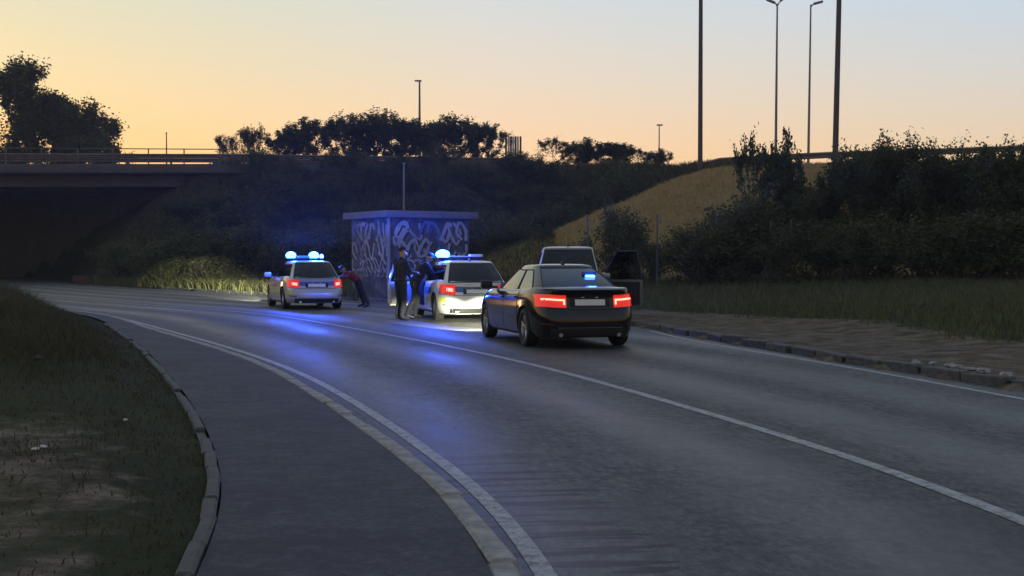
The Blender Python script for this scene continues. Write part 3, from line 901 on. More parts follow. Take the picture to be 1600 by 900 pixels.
small_lamp(655.5, 127, 112, 0.11, 'thin far street lamp rising behind the crest trees')
small_lamp(1030, 196, 125, 0.07, 'faint far lamp post behind the small crest trees')
small_lamp(260, 208, 100, 0.06, 'short thin post standing up above the bridge rail', False, 'thin_post', RIDGE_TOP - 1)
small_lamp(631, 256, 57, 0.055, 'slim pale pole standing behind the shelter', False, 'slim_pole')
# back of a road sign: white panels on dark posts
p = at(802, 262, 92); zb = hz(p.x, 92)
sg = empty('road_sign', (p.x, 92, zb)); tag(sg, 'tall road sign seen from behind, striped white and dark, on the crest', 'sign')
zt = at(802, 213, 92).z - zb; z0 = at(802, 262, 92).z - zb
M['white'] = simple('sign_white', (0.50, 0.49, 0.47), 0.6, var=0.1)
M['dark'] = simple('dark_trim', (0.02, 0.02, 0.022), 0.5, var=0.2)
for k, xx in enumerate((-0.33, 0.0, 0.33)):
    box('panel', (xx, 0.02, (z0 + zt) / 2), (0.15, 0.05, zt - z0), M['white'], sg, bevel=0.01)
for xx in (-0.52, -0.165, 0.165, 0.52):
    box('post', (xx, 0.06, zt / 2 - 0.05), (0.14, 0.12, zt + 0.1), M['dark'], sg)
# guardrail on the near ramp
gp = [(1108, 256), (1124, 251.5), (1200, 246.5), (1300, 242), (1400, 239), (1500, 235.5), (1640, 230)]
guardrail([at(x_, y_, 82) for x_, y_ in gp], 'brown guardrail along the top of the dry grass slope', 0.40, 4.0, 0.65, M['rail'])
# wire fence in front of the slope and the thicket
fence = empty('wire_fence', (at(918, 380, 46).x, 46, 0.5)); tag(fence, 'wire fence on pale posts running through the thicket', 'fence')
fo = Vector(fence.location); prev = None
for px, Yf, top in ((918, 46.2, 338), (1027, 46, 334), (1120, 45.8, 340), (1204, 45, 345), (1236, 45, 342), (1330, 45.2, 344), (1426, 44.6, 342), (1533, 44.4, 344), (1640, 44.6, 340)):
    q = at(px, top, Yf); zb = hz(q.x, Yf)
    pst = box('post', Vector((q.x, Yf, (q.z + zb - 0.3) / 2)) - fo, (0.06, 0.06, q.z - zb + 0.3), M['post'], fence, bevel=0.012)
    cur = (Vector((q.x, Yf - 0.07, zb)), q.z - zb)
    if prev is not None:
        for f_ in (0.35, 0.62, 0.9):
            tube('wire', [prev[0] + Vector((0, 0, prev[1] * f_)) - fo, (prev[0] + cur[0]) / 2 + Vector((0, 0, (prev[1] + cur[1]) / 2 * f_ - 0.03)) - fo, cur[0] + Vector((0, 0, cur[1] * f_)) - fo], 0.004, M['mast'], fence, 4)
    prev = cur

# ------------------------------------------------------------------ graffitied shelter
def wall_paint():
    m, nt, p = new_mat('stained_wall')
    v = coords(nt, 'Object')
    n1 = noise(nt, v, 1.6, 6, 0.7); n2 = noise(nt, coords(nt, 'Object', (3, 3, 0.5)), 1.5, 5, 0.6)
    c = ramp(nt, n1.outputs[0], [(0.35, (0.03, 0.032, 0.038)), (0.5, (0.06, 0.06, 0.066)), (0.66, (0.13, 0.125, 0.12))]).outputs[0]
    sz = nt.nodes.new('ShaderNodeSeparateXYZ'); nt.links.new(v, sz.inputs[0])
    up = ramp(nt, math_n(nt, 'ADD', sz.outputs[2], math_n(nt, 'MULTIPLY', n1.outputs[0], 0.25)), [(0.0, 0.0), (1.0, 1.0)])
    up.color_ramp.elements[0].position = 0.0
    lowc = ramp(nt, n2.outputs[0], [(0.35, (0.14, 0.13, 0.10)), (0.55, (0.25, 0.235, 0.18)), (0.7, (0.28, 0.16, 0.11))]).outputs[0]
    c = mixc(nt, ramp(nt, up.outputs[0], [(0.02, 0.0), (0.10, 1.0)]).outputs[0], lowc, c)
    nt.links.new(c, p.inputs['Base Color'])
    p.inputs['Roughness'].default_value = 0.85
    bump(nt, p, n1.outputs[0], 0.2)
    return m
M['graffiti'] = wall_paint()
SPRAY = [simple('spray_white', (0.28, 0.28, 0.26), 0.7, var=0.2, scale=5), simple('spray_grey', (0.20, 0.20, 0.21), 0.7, var=0.2, scale=5), simple('spray_blue', (0.08, 0.10, 0.20), 0.7, var=0.2, scale=5), simple('spray_dark', (0.02, 0.02, 0.03), 0.7, var=0.2, scale=5)]
def spray(parent, axis_fn, w0, w1, z0, z1, rows, seed):
    """layered sprayed letter shapes: thin ribbons of paint a few mm proud of the wall"""
    r = random.Random(seed)
    lift = [0.0]
    def ribbon(m_, P, wd):
        lift[0] += 0.00015
        bm = bmesh.new()
        P = [Vector((p_.x, p_.y)) for p_ in catmull([Vector((x_, z_, 0)) for x_, z_ in P], wd * 0.8)]
        P = [Vector((min(max(q.x, w0 + wd * .6), w1 - wd * .6), min(max(q.y, z0 + wd * .6), z1 - wd * .6))) for q in P]
        Q_ = [P[0]]
        for q in P[1:]:
            if (q - Q_[-1]).length > wd * 0.3: Q_.append(q)
        if len(Q_) < 3: return
        Ls, Rs = [], []
        for i, q in enumerate(Q_):
            d = (Q_[min(i + 1, len(Q_) - 1)] - Q_[max(i - 1, 0)])
            d = d.normalized() if d.length > 1e-6 else Vector((1, 0))
            n_ = Vector((-d.y, d.x)) * wd * 0.5 * (0.75 + 0.5 * r.random())
            Ls.append(bm.verts.new(axis_fn(*(q + n_), 0.003 + lift[0]))); Rs.append(bm.verts.new(axis_fn(*(q - n_), 0.003 + lift[0])))
        for i in range(len(Q_) - 1):
            bm.faces.new((Ls[i], Ls[i + 1], Rs[i + 1], Rs[i]))
        bm_obj('spray_stroke', bm, m_, parent, recalc=False)
    for (zc, hh_, ww, wd) in rows:
        x_ = w0 + ww * 0.3
        while x_ < w1 - ww * 0.2:
            n_ = r.randint(4, 6)
            t0 = r.uniform(0, 6.28); turn = r.choice([-1, 1]) * r.uniform(0.6, 1.3)
            pts_ = [(x_ + ww * .55 * math.cos(t0 + k * turn) * r.uniform(.5, 1.1), zc + hh_ * .55 * math.sin(t0 + k * turn * 1.3) * r.uniform(.6, 1.1)) for k in range(n_)]
            ww_ = wd * r.uniform(.7, 1.2)
            ribbon(SPRAY[3], [(a_ + 0.035, b_ - 0.035) for a_, b_ in pts_], ww_ * 1.3)
            ribbon(SPRAY[r.choice([0, 0, 1, 1, 2])], pts_, ww_)
            x_ += ww * r.uniform(.5, .8)
kc = at(608, 470, 46.5)
kz = hz(kc.x, 46.5)
kz = max(kz, 0.07)
kiosk = empty('bus_shelter', (kc.x, 46.5, kz), R(33))          # local x = right wall, local y = left wall
tag(kiosk, 'small concrete shelter covered in graffiti with a flat pale roof slab', 'shelter')
kh = at(612, 340, 46.5).z - kz
kr = at(612, 329, 46.5).z - kz
KW, KD, KT = 3.4, 3.1, 0.16
def kpart(name, c, s, m, par=None, bevel=0.0):
    return box(name, c, s, m, par or kiosk, bevel=bevel)
lw = kpart('left_wall', (KT / 2, KD / 2, kh / 2 - 0.1), (KT, KD, kh + 0.2), M['graffiti'], bevel=0.01)
fw = kpart('front_wall', (KT + (KW - KT) / 2, KT / 2 + 0.004, kh / 2 - 0.1), (KW - KT - 0.004, KT, kh + 0.2), M['graffiti'], bevel=0.01)
kpart('back_wall', (KT + (KW - KT) / 2, KD - KT / 2 - 0.004, kh / 2 - 0.1), (KW - KT - 0.004, KT, kh + 0.2), M['graffiti'], bevel=0.01)
rf = kpart('roof', (KW / 2, KD / 2, (kh + kr) / 2 + 0.004), (KW + 0.5, KD + 0.5, kr - kh), simple('roof_slab', (0.12, 0.11, 0.095), 0.8, var=0.2, scale=3, bstr=0.2), bevel=0.03)
kpart('roof_gravel', (KW / 2, KD / 2, kr + 0.014), (KW + 0.1, KD + 0.1, 0.02), M['dark'], rf)
kpart('corner_post', (-0.02, -0.02, kh / 2 - 0.05), (0.09, 0.09, kh + 0.1), simple('corner_paint', (0.22, 0.22, 0.23), 0.7, var=0.2), bevel=0.01)
kpart('bench', (KW / 2, KD - 0.45, 0.45), (KW - 0.5, 0.4, 0.08), M['dark'], bevel=0.01)

ROWS = [(kh - 0.5, 0.8, 0.6, 0.15), (kh - 1.15, 0.7, 0.55, 0.12), (kh - 1.75, 0.5, 0.5, 0.09), (0.95, 0.35, 0.5, 0.05)]
spray(lw, lambda u, z_, e_: Vector((-e_, u, z_)), 0.1, KD - 0.05, 0.3, kh - 0.08, ROWS, 4)
spray(fw, lambda u, z_, e_: Vector((u, 0.004 - e_, z_)), 0.12, KW - 0.08, 0.3, kh - 0.08, ROWS, 9)
# ------------------------------------------------------------------ cars
M['glass'] = glass('car_glass', (0.13, 0.145, 0.16), ior=1.6)
M['side_glass'] = glass('car_side_glass', (0.10, 0.11, 0.12), ior=2.9)
M['tyre'] = simple('tyre_rubber', (0.012, 0.012, 0.012), 0.8, var=0.2)
M['rim'] = simple('alloy_rim', (0.35, 0.35, 0.36), 0.35, 0.9, 0.15)
M['cabin'] = simple('cabin_trim', (0.02, 0.02, 0.022), 0.7, var=0.2)
M['plate'] = simple('number_plate', (0.72, 0.72, 0.70), 0.4, var=0.06, scale=14)
M['chrome'] = simple('chrome', (0.6, 0.6, 0.62), 0.15, 1.0, 0.05)
M['seam'] = simple('panel_gap', (0.006, 0.006, 0.007), 0.7, var=0.1)
M['tail_glass'] = emit('tail_lamp_red', (1.0, 0.03, 0.02), 0.55)
M['tail_core'] = emit('tail_lamp_core', (1.0, 0.10, 0.06), 9.0)
M['tail_soft'] = emit('tail_lamp_soft', (1.0, 0.20, 0.16), 3.2)
M['tail_off'] = simple('tail_lamp_unlit', (0.16, 0.012, 0.012), 0.2, var=0.1, coat=0.5)
M['head'] = emit('head_lamp', (1.0, 0.97, 0.85), 6.0)
M['flash'] = emit('blue_flash', (0.012, 0.09, 1.0), 60.0)
M['flash_small'] = emit('blue_flash_small', (0.02, 0.10, 1.0), 45.0)
M['bar_dim'] = emit('bar_blue_dim', (0.03, 0.12, 1.0), 1.2)
M['bar_clear'] = simple('bar_clear', (0.55, 0.58, 0.62), 0.15, var=0.05, coat=0.4)
def car_paint(name, c, rough=0.35, metal=0.0):
    return simple(name, c, rough, metal, 0.06, 2.0, coat=1.0)
PAINT = {'black': simple('paint_black', (0.006, 0.006, 0.008), 0.16, 0.0, 0.06, 2.0, coat=0.6), 'silver': car_paint('paint_silver_white', (0.42, 0.43, 0.46), 0.35, 0.25),
         'white': car_paint('paint_white', (0.72, 0.72, 0.70), 0.4), 'grey': car_paint('paint_grey', (0.25, 0.25, 0.265), 0.35, 0.4),
         'blue': car_paint('stripe_blue', (0.02, 0.06, 0.32), 0.4), 'yellow': car_paint('stripe_yellow', (0.62, 0.66, 0.10), 0.45)}

def unit_perimeter(a, b, n, count):
    th = np.linspace(0, 2 * math.pi, 6001)
    cx = np.sign(np.cos(th)) * np.abs(np.cos(th)) ** (2 / n)
    cy = np.sign(np.sin(th)) * np.abs(np.sin(th)) ** (2 / n)
    d = np.concatenate([[0], np.cumsum(np.hypot(np.diff(cx * a), np.diff(cy * b)))])
    t = np.linspace(0, d[-1], count + 1)[:-1]
    return np.interp(t, d, cx), np.interp(t, d, cy)
def bool_cut(obj, cutters):
    for c in cutters:
        md = obj.modifiers.new('cut', 'BOOLEAN')
        md.object = c; md.operation = 'DIFFERENCE'; md.solver = 'EXACT'
    bpy.context.view_layer.update()
    dg = bpy.context.evaluated_depsgraph_get()
    me = bpy.data.meshes.new_from_object(obj.evaluated_get(dg))
    obj.modifiers.clear()
    old = obj.data
    obj.data = me
    bpy.data.meshes.remove(old)
    for c in cutters:
        d = c.data
        bpy.data.objects.remove(c)
        bpy.data.meshes.remove(d)
CARS = {
 'sedan': dict(L=4.74, W=1.84, H=1.405, wb=2.83, wr=0.325, zlow=0.19,
    top=[(-2.37, 0.96), (-2.2, 1.0), (-1.6, 1.0), (-0.8, 0.955), (0.9, 0.93), (1.2, 0.93), (1.9, 0.83), (2.2, 0.72), (2.37, 0.62)],
    gxf=(1.12, 0.22), gxr=(-1.92, -0.92), gw=(0.765, 0.525), gz=0.90, wf=(-0.70, 0.90), bp=(-0.07, -0.02), curve=0.10,
    rear=[(0, 0.10), (0.12, 0.03), (0.3, 0.0), (0.5, 0.02), (0.6, 0.06), (0.85, 0.10), (1.0, 0.06)]),
 'hatch': dict(L=4.6, W=1.81, H=1.47, wb=2.68, wr=0.325, zlow=0.19,
    top=[(-2.3, 0.90), (-2.1, 0.97), (-1.4, 0.99), (-0.8, 0.97), (0.9, 0.94), (1.2, 0.95), (1.85, 0.86), (2.15, 0.75), (2.3, 0.64)],
    gxf=(1.15, 0.28), gxr=(-2.16, -1.52), gw=(0.765, 0.575), gz=0.90, wf=(-0.80, 0.90), bp=(-0.02, 0.03), curve=0.08,
    rear=[(0, 0.10), (0.12, 0.03), (0.3, 0.0), (0.5, 0.02), (0.58, 0.07), (0.85, 0.13), (1.0, 0.16)]),
 'mpv': dict(L=4.45, W=1.82, H=1.80, wb=2.7, wr=0.325, zlow=0.2,
    top=[(-2.22, 1.0), (-2.0, 1.05), (-1.2, 1.05), (0.9, 1.0), (1.3, 1.02), (1.8, 0.92), (2.1, 0.8), (2.22, 0.7)],
    gxf=(1.35, 0.40), gxr=(-2.10, -1.78), gw=(0.78, 0.60), gz=0.96, wf=(-0.86, 0.90), bp=(-0.05, 0.0), curve=0.06,
    rear=[(0, 0.08), (0.12, 0.02), (0.3, 0.0), (0.5, 0.03), (0.6, 0.07), (0.85, 0.10), (1.0, 0.12)]),
}
NB = 5.5                                                     # plan squareness of the body
PAINT['black'].node_tree.nodes['Principled BSDF'].inputs['Specular IOR Level'].default_value = 0.25
class Car:
    def __init__(s, kind):
        s.__dict__.update(CARS[kind])
        s.kind = kind
        s.tx, s.tz = zip(*s.top)
        s.rv, s.rd = zip(*s.rear)
    def ztop(s, x): return np.interp(x, s.tx, s.tz)
    def ar(s, v): return s.L / 2 - np.interp(v, s.rv, s.rd)
    def af(s, v): return s.L / 2 - np.interp(v, [0, .15, .35, .6, .85, 1], [.14, .04, 0, .03, .10, .22])
    def b(s, v): return s.W / 2 * np.interp(v, [0, .1, .3, .6, .8, .92, 1], [.92, .975, .995, 1.0, .985, .955, .90])
    def z(s, x, v): return s.zlow + v * (s.ztop(x) - s.zlow)
    def side(s, x, v, sgn, off=0.0):
        a = s.af(v) if x > 0 else s.ar(v)
        y = s.b(v) * (1 - min(abs(x / a), 1) ** NB) ** (1 / NB) + off
        return Vector((x, sgn * y, s.z(x, v)))
    def back(s, y, v, off=0.0):
        x = -s.ar(v) * (1 - min(abs(y / s.b(v)), 0.9999) ** NB) ** (1 / NB)
        return Vector((x - off, y, s.z(x, v)))
    def front(s, y, v, off=0.0):
        x = s.af(v) * (1 - min(abs(y / s.b(v)), 0.9999) ** NB) ** (1 / NB)
        return Vector((x + off, y, s.z(x, v)))
    def body_mesh(s):
        vs_ = [0, .06, .14, .26, .4, .52, .6, .7, .8, .88, .94, .98, 1.0]
        cx, cy = unit_perimeter(s.L / 2, s.W / 2, NB, 132)
        bm = bmesh.new(); rings = []
        for v in vs_:
            x = np.where(cx > 0, cx * s.af(v), cx * s.ar(v)); y = cy * s.b(v)
            rings.append([bm.verts.new((x[k], y[k], s.z(x[k], v))) for k in range(len(cx))])
        x1 = np.where(cx > 0, cx * s.af(1), cx * s.ar(1)); y1 = cy * s.b(1)
        for k_ in (.985, .95, .88, .75, .55, .3, .1):
            rings.append([bm.verts.new((x1[k] * k_, y1[k] * k_, s.ztop(x1[k] * k_) + 0.035 * (1 - k_ ** 6) ** 0.5 * (1 - 0.5 * (abs(y1[k] * k_) / s.b(1)) ** 2) + 0.0)) for k in range(len(cx))])
        n = len(cx)
        for a, b in zip(rings, rings[1:]):
            for k in range(n):
                bm.faces.new((a[k], a[(k + 1) % n], b[(k + 1) % n], b[k]))
        bm.faces.new(rings[-1]); bm.faces.new(rings[0][::-1])
        bmesh.ops.recalc_face_normals(bm, faces=bm.faces)
        return bm
    # ---- greenhouse
    def gring(s, v):
        xf = s.gxf[0] + (s.gxf[1] - s.gxf[0]) * v ** 0.92
        xr = s.gxr[0] + (s.gxr[1] - s.gxr[0]) * (v ** (1.25 if s.kind == 'sedan' else 1.1))
        w = s.gw[0] + (s.gw[1] - s.gw[0]) * (v ** 1.25)
        return xf, xr, w
    def gpt(s, cx, cy, v, off=0.0):
        xf, xr, w = s.gring(v)
        c, a = (xf + xr) / 2, (xf - xr) / 2
        x = c + cx * a; y = cy * w
        if abs(cx) > 0.88:
            x += math.copysign(s.curve, cx) * (1 - cy * cy) * (1 if cx > 0 else 0.6)
        z = s.gz + v * (s.H - 0.055 - s.gz)
        if off:
            if abs(cx) > 0.93 and abs(cy) <= 0.89: x += math.copysign(off, cx); z += off * 0.5
            else: y += math.copysign(off, cy)
        return Vector((x, y, z))
    def build_greenhouse(s, root, paint, glassm, skip_side=()):
        N = 8
        f = lambda t: (1 - abs(t) ** N) ** (1 / N)
        lo, hi = s.wf
        per, kind = [], []                                    # unit points and the cell that starts at each
        fy = list(np.linspace(-0.88, 0.88, 9))
        for t in fy: per.append((f(t), t)); kind.append('windshield')
        kind[-1] = 'p'
        def sidepts(sg):
            xs = [hi, (hi + s.bp[1]) / 2, s.bp[1], s.bp[0], (lo + s.bp[0]) / 2, lo]
            ks = ['front_side', 'front_side', 'p', 'rear_side', 'rear_side', 'p']
            return xs, ks
        per.append((0.925, 0.922)); kind.append('p')
        xs, ks = sidepts(1)
        for x_, k_ in zip(xs, ks): per.append((x_, f(x_))); kind.append(k_ + ('_left' if k_ != 'p' else ''))
        per.append((-0.925, 0.922)); kind.append('p')
        for t in fy[::-1]: per.append((-f(t), t)); kind.append('rear_window')
        kind[-1] = 'p'
        per.append((-0.925, -0.922)); kind.append('p')
        for x_, k_ in list(zip(xs[::-1], ks[-2::-1] + ['p'])): per.append((x_, -f(x_))); kind.append(k_ + ('_right' if k_ != 'p' else ''))
        per.append((0.925, -0.922)); kind.append('p')
        vv = [0, 0.08, 0.3, 0.5, 0.7, 0.88, 0.955, 1.0]
        bm = bmesh.new()
        rings = [[bm.verts.new(s.gpt(x_, y_, v)) for x_, y_ in per] for v in vv]
        n = len(per); panes = {}
        for i in range(len(vv) - 1):
            for k in range(n):
                kk = kind[k]
                if kk != 'p' and 1 <= i <= (4 if 'side' in kk else 5 if kk == 'windshield' else 5):
                    panes.setdefault(kk, []).append((k, i)); continue
                bm.faces.new((rings[i][k], rings[i][(k + 1) % n], rings[i + 1][(k + 1) % n], rings[i + 1][k]))
        last = rings[-1]
        xf, xr, w = s.gring(1.0); cxm = (xf + xr) / 2
        for k_, dz in ((.97, .018), (.9, .032), (.7, .046), (.4, .054), (.1, .055)):
            new = [bm.verts.new((cxm + (v.co.x - cxm) * k_, v.co.y * k_, s.H - 0.055 + dz)) for v in last_co(rings[-1])]
            for k in range(n):
                bm.faces.new((last[k], last[(k + 1) % n], new[(k + 1) % n], new[k]))
            last = new
        bm.faces.new(last)
        bm_obj('roof_and_pillars', bm, paint, root, 40)
        for kk, cells in panes.items():
            if kk in skip_side: continue
            bm = bmesh.new(); vm = {}
            def gv(k, i):
                k %= n
                if (k, i) not in vm: vm[(k, i)] = bm.verts.new(s.gpt(*per[k], vv[i], 0.003))
                return vm[(k, i)]
            for k, i in cells:
                bm.faces.new((gv(k, i), gv(k + 1, i), gv(k + 1, i + 1), gv(k, i + 1)))
            nm = 'windshield' if kk == 'windshield' else 'rear_window' if kk == 'rear_window' else 'side_window'
            pane = bm_obj(nm, bm, M['side_glass'] if nm == 'side_window' else glassm, root, 60)
            ks = sorted({k for k, i in cells}); i0 = min(i for k, i in cells); i1 = max(i for k, i in cells) + 1
            loop = [(k, i0) for k in ks + [ks[-1] + 1]] + [(ks[-1] + 1, i) for i in range(i0 + 1, i1 + 1)] + [(k, i1) for k in ks[::-1]] + [(ks[0], i) for i in range(i1 - 1, i0 - 1, -1)]
            tube('window_trim', [s.gpt(*per[k % n], vv[i], 0.004) for k, i in loop], 0.011, M['cabin'], pane, 5)
def last_co(r): return list(r)
def patch(name, fn, us, vs_, m, parent, smooth=60):
    """surface patch fn(u,v)"""
    V = [fn(u, v) for v in vs_ for u in us]
    n = len(us)
    Fc = [(j * n + i, j * n + i + 1, (j + 1) * n + i + 1, (j + 1) * n + i) for j in range(len(vs_) - 1) for i in range(n - 1)]
    return pyd(name, V, Fc, m, parent, smooth)
def lathe(bm, prof, n=28, axis='y'):
    rings = []
    for r_, y in prof:
        rings.append([bm.verts.new((r_ * math.cos(2 * math.pi * k / n), y, r_ * math.sin(2 * math.pi * k / n))) for k in range(n)])
    for a, b in zip(rings, rings[1:]):
        for k in range(n):
            bm.faces.new((a[k], a[(k + 1) % n], b[(k + 1) % n], b[k]))
    return rings
def wheel(root, x, y, sgn, wr, width=0.215):
    bm = bmesh.new()                                          # brake drum / hub is the wheel's own mesh
    rg = lathe(bm, [(0.02, sgn * 0.05), (0.13, sgn * 0.05), (0.14, sgn * 0.0), (0.14, -sgn * 0.06), (0.02, -sgn * 0.06)], 16)
    w = bm_obj('wheel', bm, M['cabin'], root, 30)
    w.location = (x, y - sgn * width / 2, wr)
    bm = bmesh.new(); h = width / 2; ri = wr * 0.66
    prof = [(ri, -h * 0.8), (wr * 0.8, -h), (wr * 0.95, -h * 0.92), (wr, -h * 0.7), (wr, h * 0.7), (wr * 0.95, h * 0.92), (wr * 0.8, h), (ri, h * 0.8), (ri, -h * 0.8)]
    lathe(bm, prof, 32)
    bm_obj('tyre', bm, M['tyre'], w, 35)
    bm = bmesh.new()
    lathe(bm, [(ri, -h * 0.7), (ri * 0.93, -h * 0.5), (ri * 0.93, sgn * h * 0.55 if sgn > 0 else h * 0.1), (ri * 0.98, sgn * h * 0.72)], 32)
    lathe(bm, [(0.0001, sgn * h * 0.62), (0.07, sgn * h * 0.6), (0.08, sgn * h * 0.4), (0.05, sgn * h * 0.2)], 16)
    for k in range(5):
        a = 2 * math.pi * k / 5 + 0.3
        for da in (-0.16, 0.16):
            p0 = Vector((math.cos(a) * 0.06, sgn * h * 0.5, math.sin(a) * 0.06)); p1 = Vector((math.cos(a + da) * ri * 0.96, sgn * h * 0.62, math.sin(a + da) * ri * 0.96))
            add_tube(bm, [p0, p1], [0.022, 0.016], 5)
    bm_obj('rim', bm, M['rim'], w, 35)
def make_car(kind, paint, px, Y, yaw, label, z=0.0, lit='soft', stripes=None, open_doors=(), roof_bar=None, name='parked_car', cat='car', flasher=False, heads=False, skip=()):
    """placed by its rear centre (pixel column px at depth Y); yaw > 0 turns the nose to the left"""
    s = Car(kind)
    rc = at(px, 450, Y)
    d = Vector((-math.sin(yaw), math.cos(yaw), 0))
    c = Vector((rc.x, Y, z)) + d * (s.L / 2)
    root = empty(name, c, math.pi / 2 + yaw)                   # local +x forward
    tag(root, label, cat)
    body = bm_obj('body', s.body_mesh(), PAINT[paint], root, 32, recalc=False)
    body.data.materials.append(M['cabin'])
    cut = []
    for xw in (s.wb / 2 + 0.02, -s.wb / 2 + 0.02):
        for sg in (1, -1):
            bm = bmesh.new()
            bmesh.ops.create_cone(bm, cap_ends=True, segments=36, radius1=s.wr + 0.045, radius2=s.wr + 0.045, depth=0.34, matrix=Matrix.Translation((xw, sg * (s.W / 2 - 0.12), s.wr + 0.01)) @ Matrix.Rotation(math.pi / 2, 4, 'X'))
            for f_ in bm.faces: f_.material_index = 1
            co = bm_obj('cutter', bm, None); co.data.materials.append(PAINT[paint]); co.data.materials.append(M['cabin'])
            co.parent = root; cut.append(co)
    dx0, dx1 = 1.0, -0.08
    for dd in open_doors:
        sg = 1 if dd == 'left' else -1
        bm = add_box(bmesh.new(), ((dx0 + dx1) / 2, sg * (s.W / 2 - 0.2), 0.72), (dx0 - dx1 - 0.06, 0.7, 0.78))
        for f_ in bm.faces: f_.material_index = 1
        co = bm_obj('cutter', bm, None); co.data.materials.append(PAINT[paint]); co.data.materials.append(M['cabin'])
        co.parent = root; cut.append(co)
    bpy.context.view_layer.update()
    bool_cut(body, cut)
    body.data.shade_smooth(); body.data.set_sharp_from_angle(angle=R(32))
    s.build_greenhouse(root, PAINT[paint], M['glass'], tuple('front_side_' + q for q in open_doors))
    for xw in (s.wb / 2 + 0.02, -s.wb / 2 + 0.02):
        for sg in (1, -1):
            wheel(root, xw, sg * (s.W / 2 - 0.015), sg, s.wr)
    # cabin furniture
    for yy in (-0.36, 0.36):
        bm = bmesh.new()
        add_box(bm, (0.05, yy, 1.0), (0.16, 0.46, 0.36), bevel=0.05); add_box(bm, (0.02, yy, s.H - 0.25), (0.1, 0.26, 0.17), bevel=0.04)
        bm_obj('front_seat', bm, M['cabin'], root, 40)
    bm = bmesh.new(); add_box(bm, (-0.95, 0, 0.98), (0.18, 1.2, 0.28), bevel=0.05)
    for yy in (-0.38, 0.38): add_box(bm, (-0.98, yy, 1.17), (0.09, 0.24, 0.14), bevel=0.035)
    bm_obj('rear_seat', bm, M['cabin'], root, 40)
    box('dashboard', (0.95, 0, 0.98), (0.4, 1.35, 0.14), M['cabin'], root, bevel=0.04)
    # doors: dark gap then panel
    for sg in (1, -1):
        for dn, (x0, x1) in (('f', (dx0, dx1)), ('r', (dx1 - 0.025, -1.02))):
            if dn == 'f' and ('left' if sg > 0 else 'right') in open_doors: continue
            xs_ = np.linspace(x0, x1, 7)
            g_ = patch('door', lambda u, v: s.side(u, v, sg, 0.0018), np.linspace(x0 + 0.012, x1 - 0.012, 7), [.05, .2, .4, .6, .8, .92, .985], M['seam'], root)
            patch('door_panel', lambda u, v: s.side(u, v, sg, 0.006), xs_ - 0.0, [.062, .2, .4, .6, .8, .92, .975], PAINT[paint], g_)
            hx = x1 + 0.16
            hp = s.side(hx, .84, sg, 0.02)
            box('handle', hp, (0.19, 0.035, 0.03), PAINT[paint], g_, bevel=0.01)
        # sill and window trim
        patch('sill', lambda u, v: s.side(u, v, sg, 0.008), np.linspace(0.95, -0.95, 9), [0.004, 0.03, 0.05], M['cabin'], root)
        # mirror
        mp = Vector((0.82, sg * (s.W / 2 + 0.09), s.gz + 0.12))
        bm = bmesh.new(); add_box(bm, (0, 0, 0), (0.15, 0.22, 0.15), bevel=0.045)
        mi = bm_obj('door_mirror', bm, PAINT[paint] if paint != 'black' else M['cabin'], root, 40); mi.location = mp
        box('mirror_arm', (0, -sg * 0.14, -0.05), (0.06, 0.12, 0.04), M['cabin'], mi)
    # stripes
    if stripes:
        for sg in (1, -1):
            for cname, (v0, v1) in stripes:
                for x0, x1 in ((dx0 - 0.02, dx1 + 0.02), (dx1 - 0.045, -1.0), (-1.78, -2.12)):
                    if x0 > 0.5 and ('left' if sg > 0 else 'right') in open_doors: continue
                    patch('stripe', lambda u, v: s.side(u, v, sg, 0.009), np.linspace(x0, x1, 6), np.linspace(v0, v1, 4), PAINT[cname], root)
        patch('tailgate_stripe', lambda u, v: s.back(u, v, 0.006), np.linspace(0.60, -0.60, 13), np.linspace(.70, .86, 5), PAINT['blue'], root)
    # rear lights wrap the corner
    vt = (.63, .88) if kind == 'sedan' else (.62, .90)
    yin = 0.40 if kind == 'sedan' else 0.52
    for sg in (1, -1):
        m_ = M['tail_glass'] if lit != 'off' else M['tail_off']
        W2 = s.b(0.75)
        us = np.concatenate([np.linspace(yin, W2 * 0.87, 7), W2 * np.array([0.895, 0.91, 0.922])])
        tl = patch('taillight', lambda u, v: s.back(sg * u, v, 0.012) + Vector((0, sg * 0.006, 0)), us, np.linspace(vt[0], vt[1], 6), m_, root)
        if lit == 'bright':
            patch('light_strip', lambda u, v: s.back(sg * u, v, 0.020), np.linspace(yin + 0.05, W2 * 0.86, 7), np.linspace(.765, .80, 3), M['tail_core'], tl)
            patch('light_strip', lambda u, v: s.back(sg * u, v, 0.020), np.linspace(yin + 0.03, yin + 0.06, 2), np.linspace(.69, .80, 3), M['tail_core'], tl)
        elif lit == 'soft':
            patch('light_strip', lambda u, v: s.back(sg * u, v, 0.018), np.linspace(yin + 0.06, W2 * 0.87, 7), np.linspace(.70, .80, 3), M['tail_soft'], tl)
    # tailgate gap, plate, bumper trim, exhausts, badge-free handle bar
    vg = .60
    patch('tailgate_gap', lambda u, v: s.back(u, v, 0.004), np.linspace(s.b(vg) * 0.86, -s.b(vg) * 0.86, 15), [vg - 0.012, vg + 0.004], M['seam'], root)
    vpl = .735 if kind == 'sedan' else .72
    rc_ = patch('plate_recess', lambda u, v: s.back(u, v, 0.008), np.linspace(0.34, -0.34, 5), [vpl - .085, vpl, vpl + .085], M['seam'], root)
    patch('number_plate', lambda u, v: s.back(u, v, 0.016), np.linspace(0.26, -0.26, 5), [vpl - .06, vpl + .06], M['plate'], rc_)
    for yy in (0.12, -0.12):
        box('plate_lamp', s.back(yy, vpl + .10, 0.012), (0.02, 0.05, 0.012), M['bar_clear'], rc_)
    patch('trunk_lip', lambda u, v: s.back(u, v, 0.012), np.linspace(0.72, -0.72, 13), [.955, .985, 1.0], PAINT[paint], root)
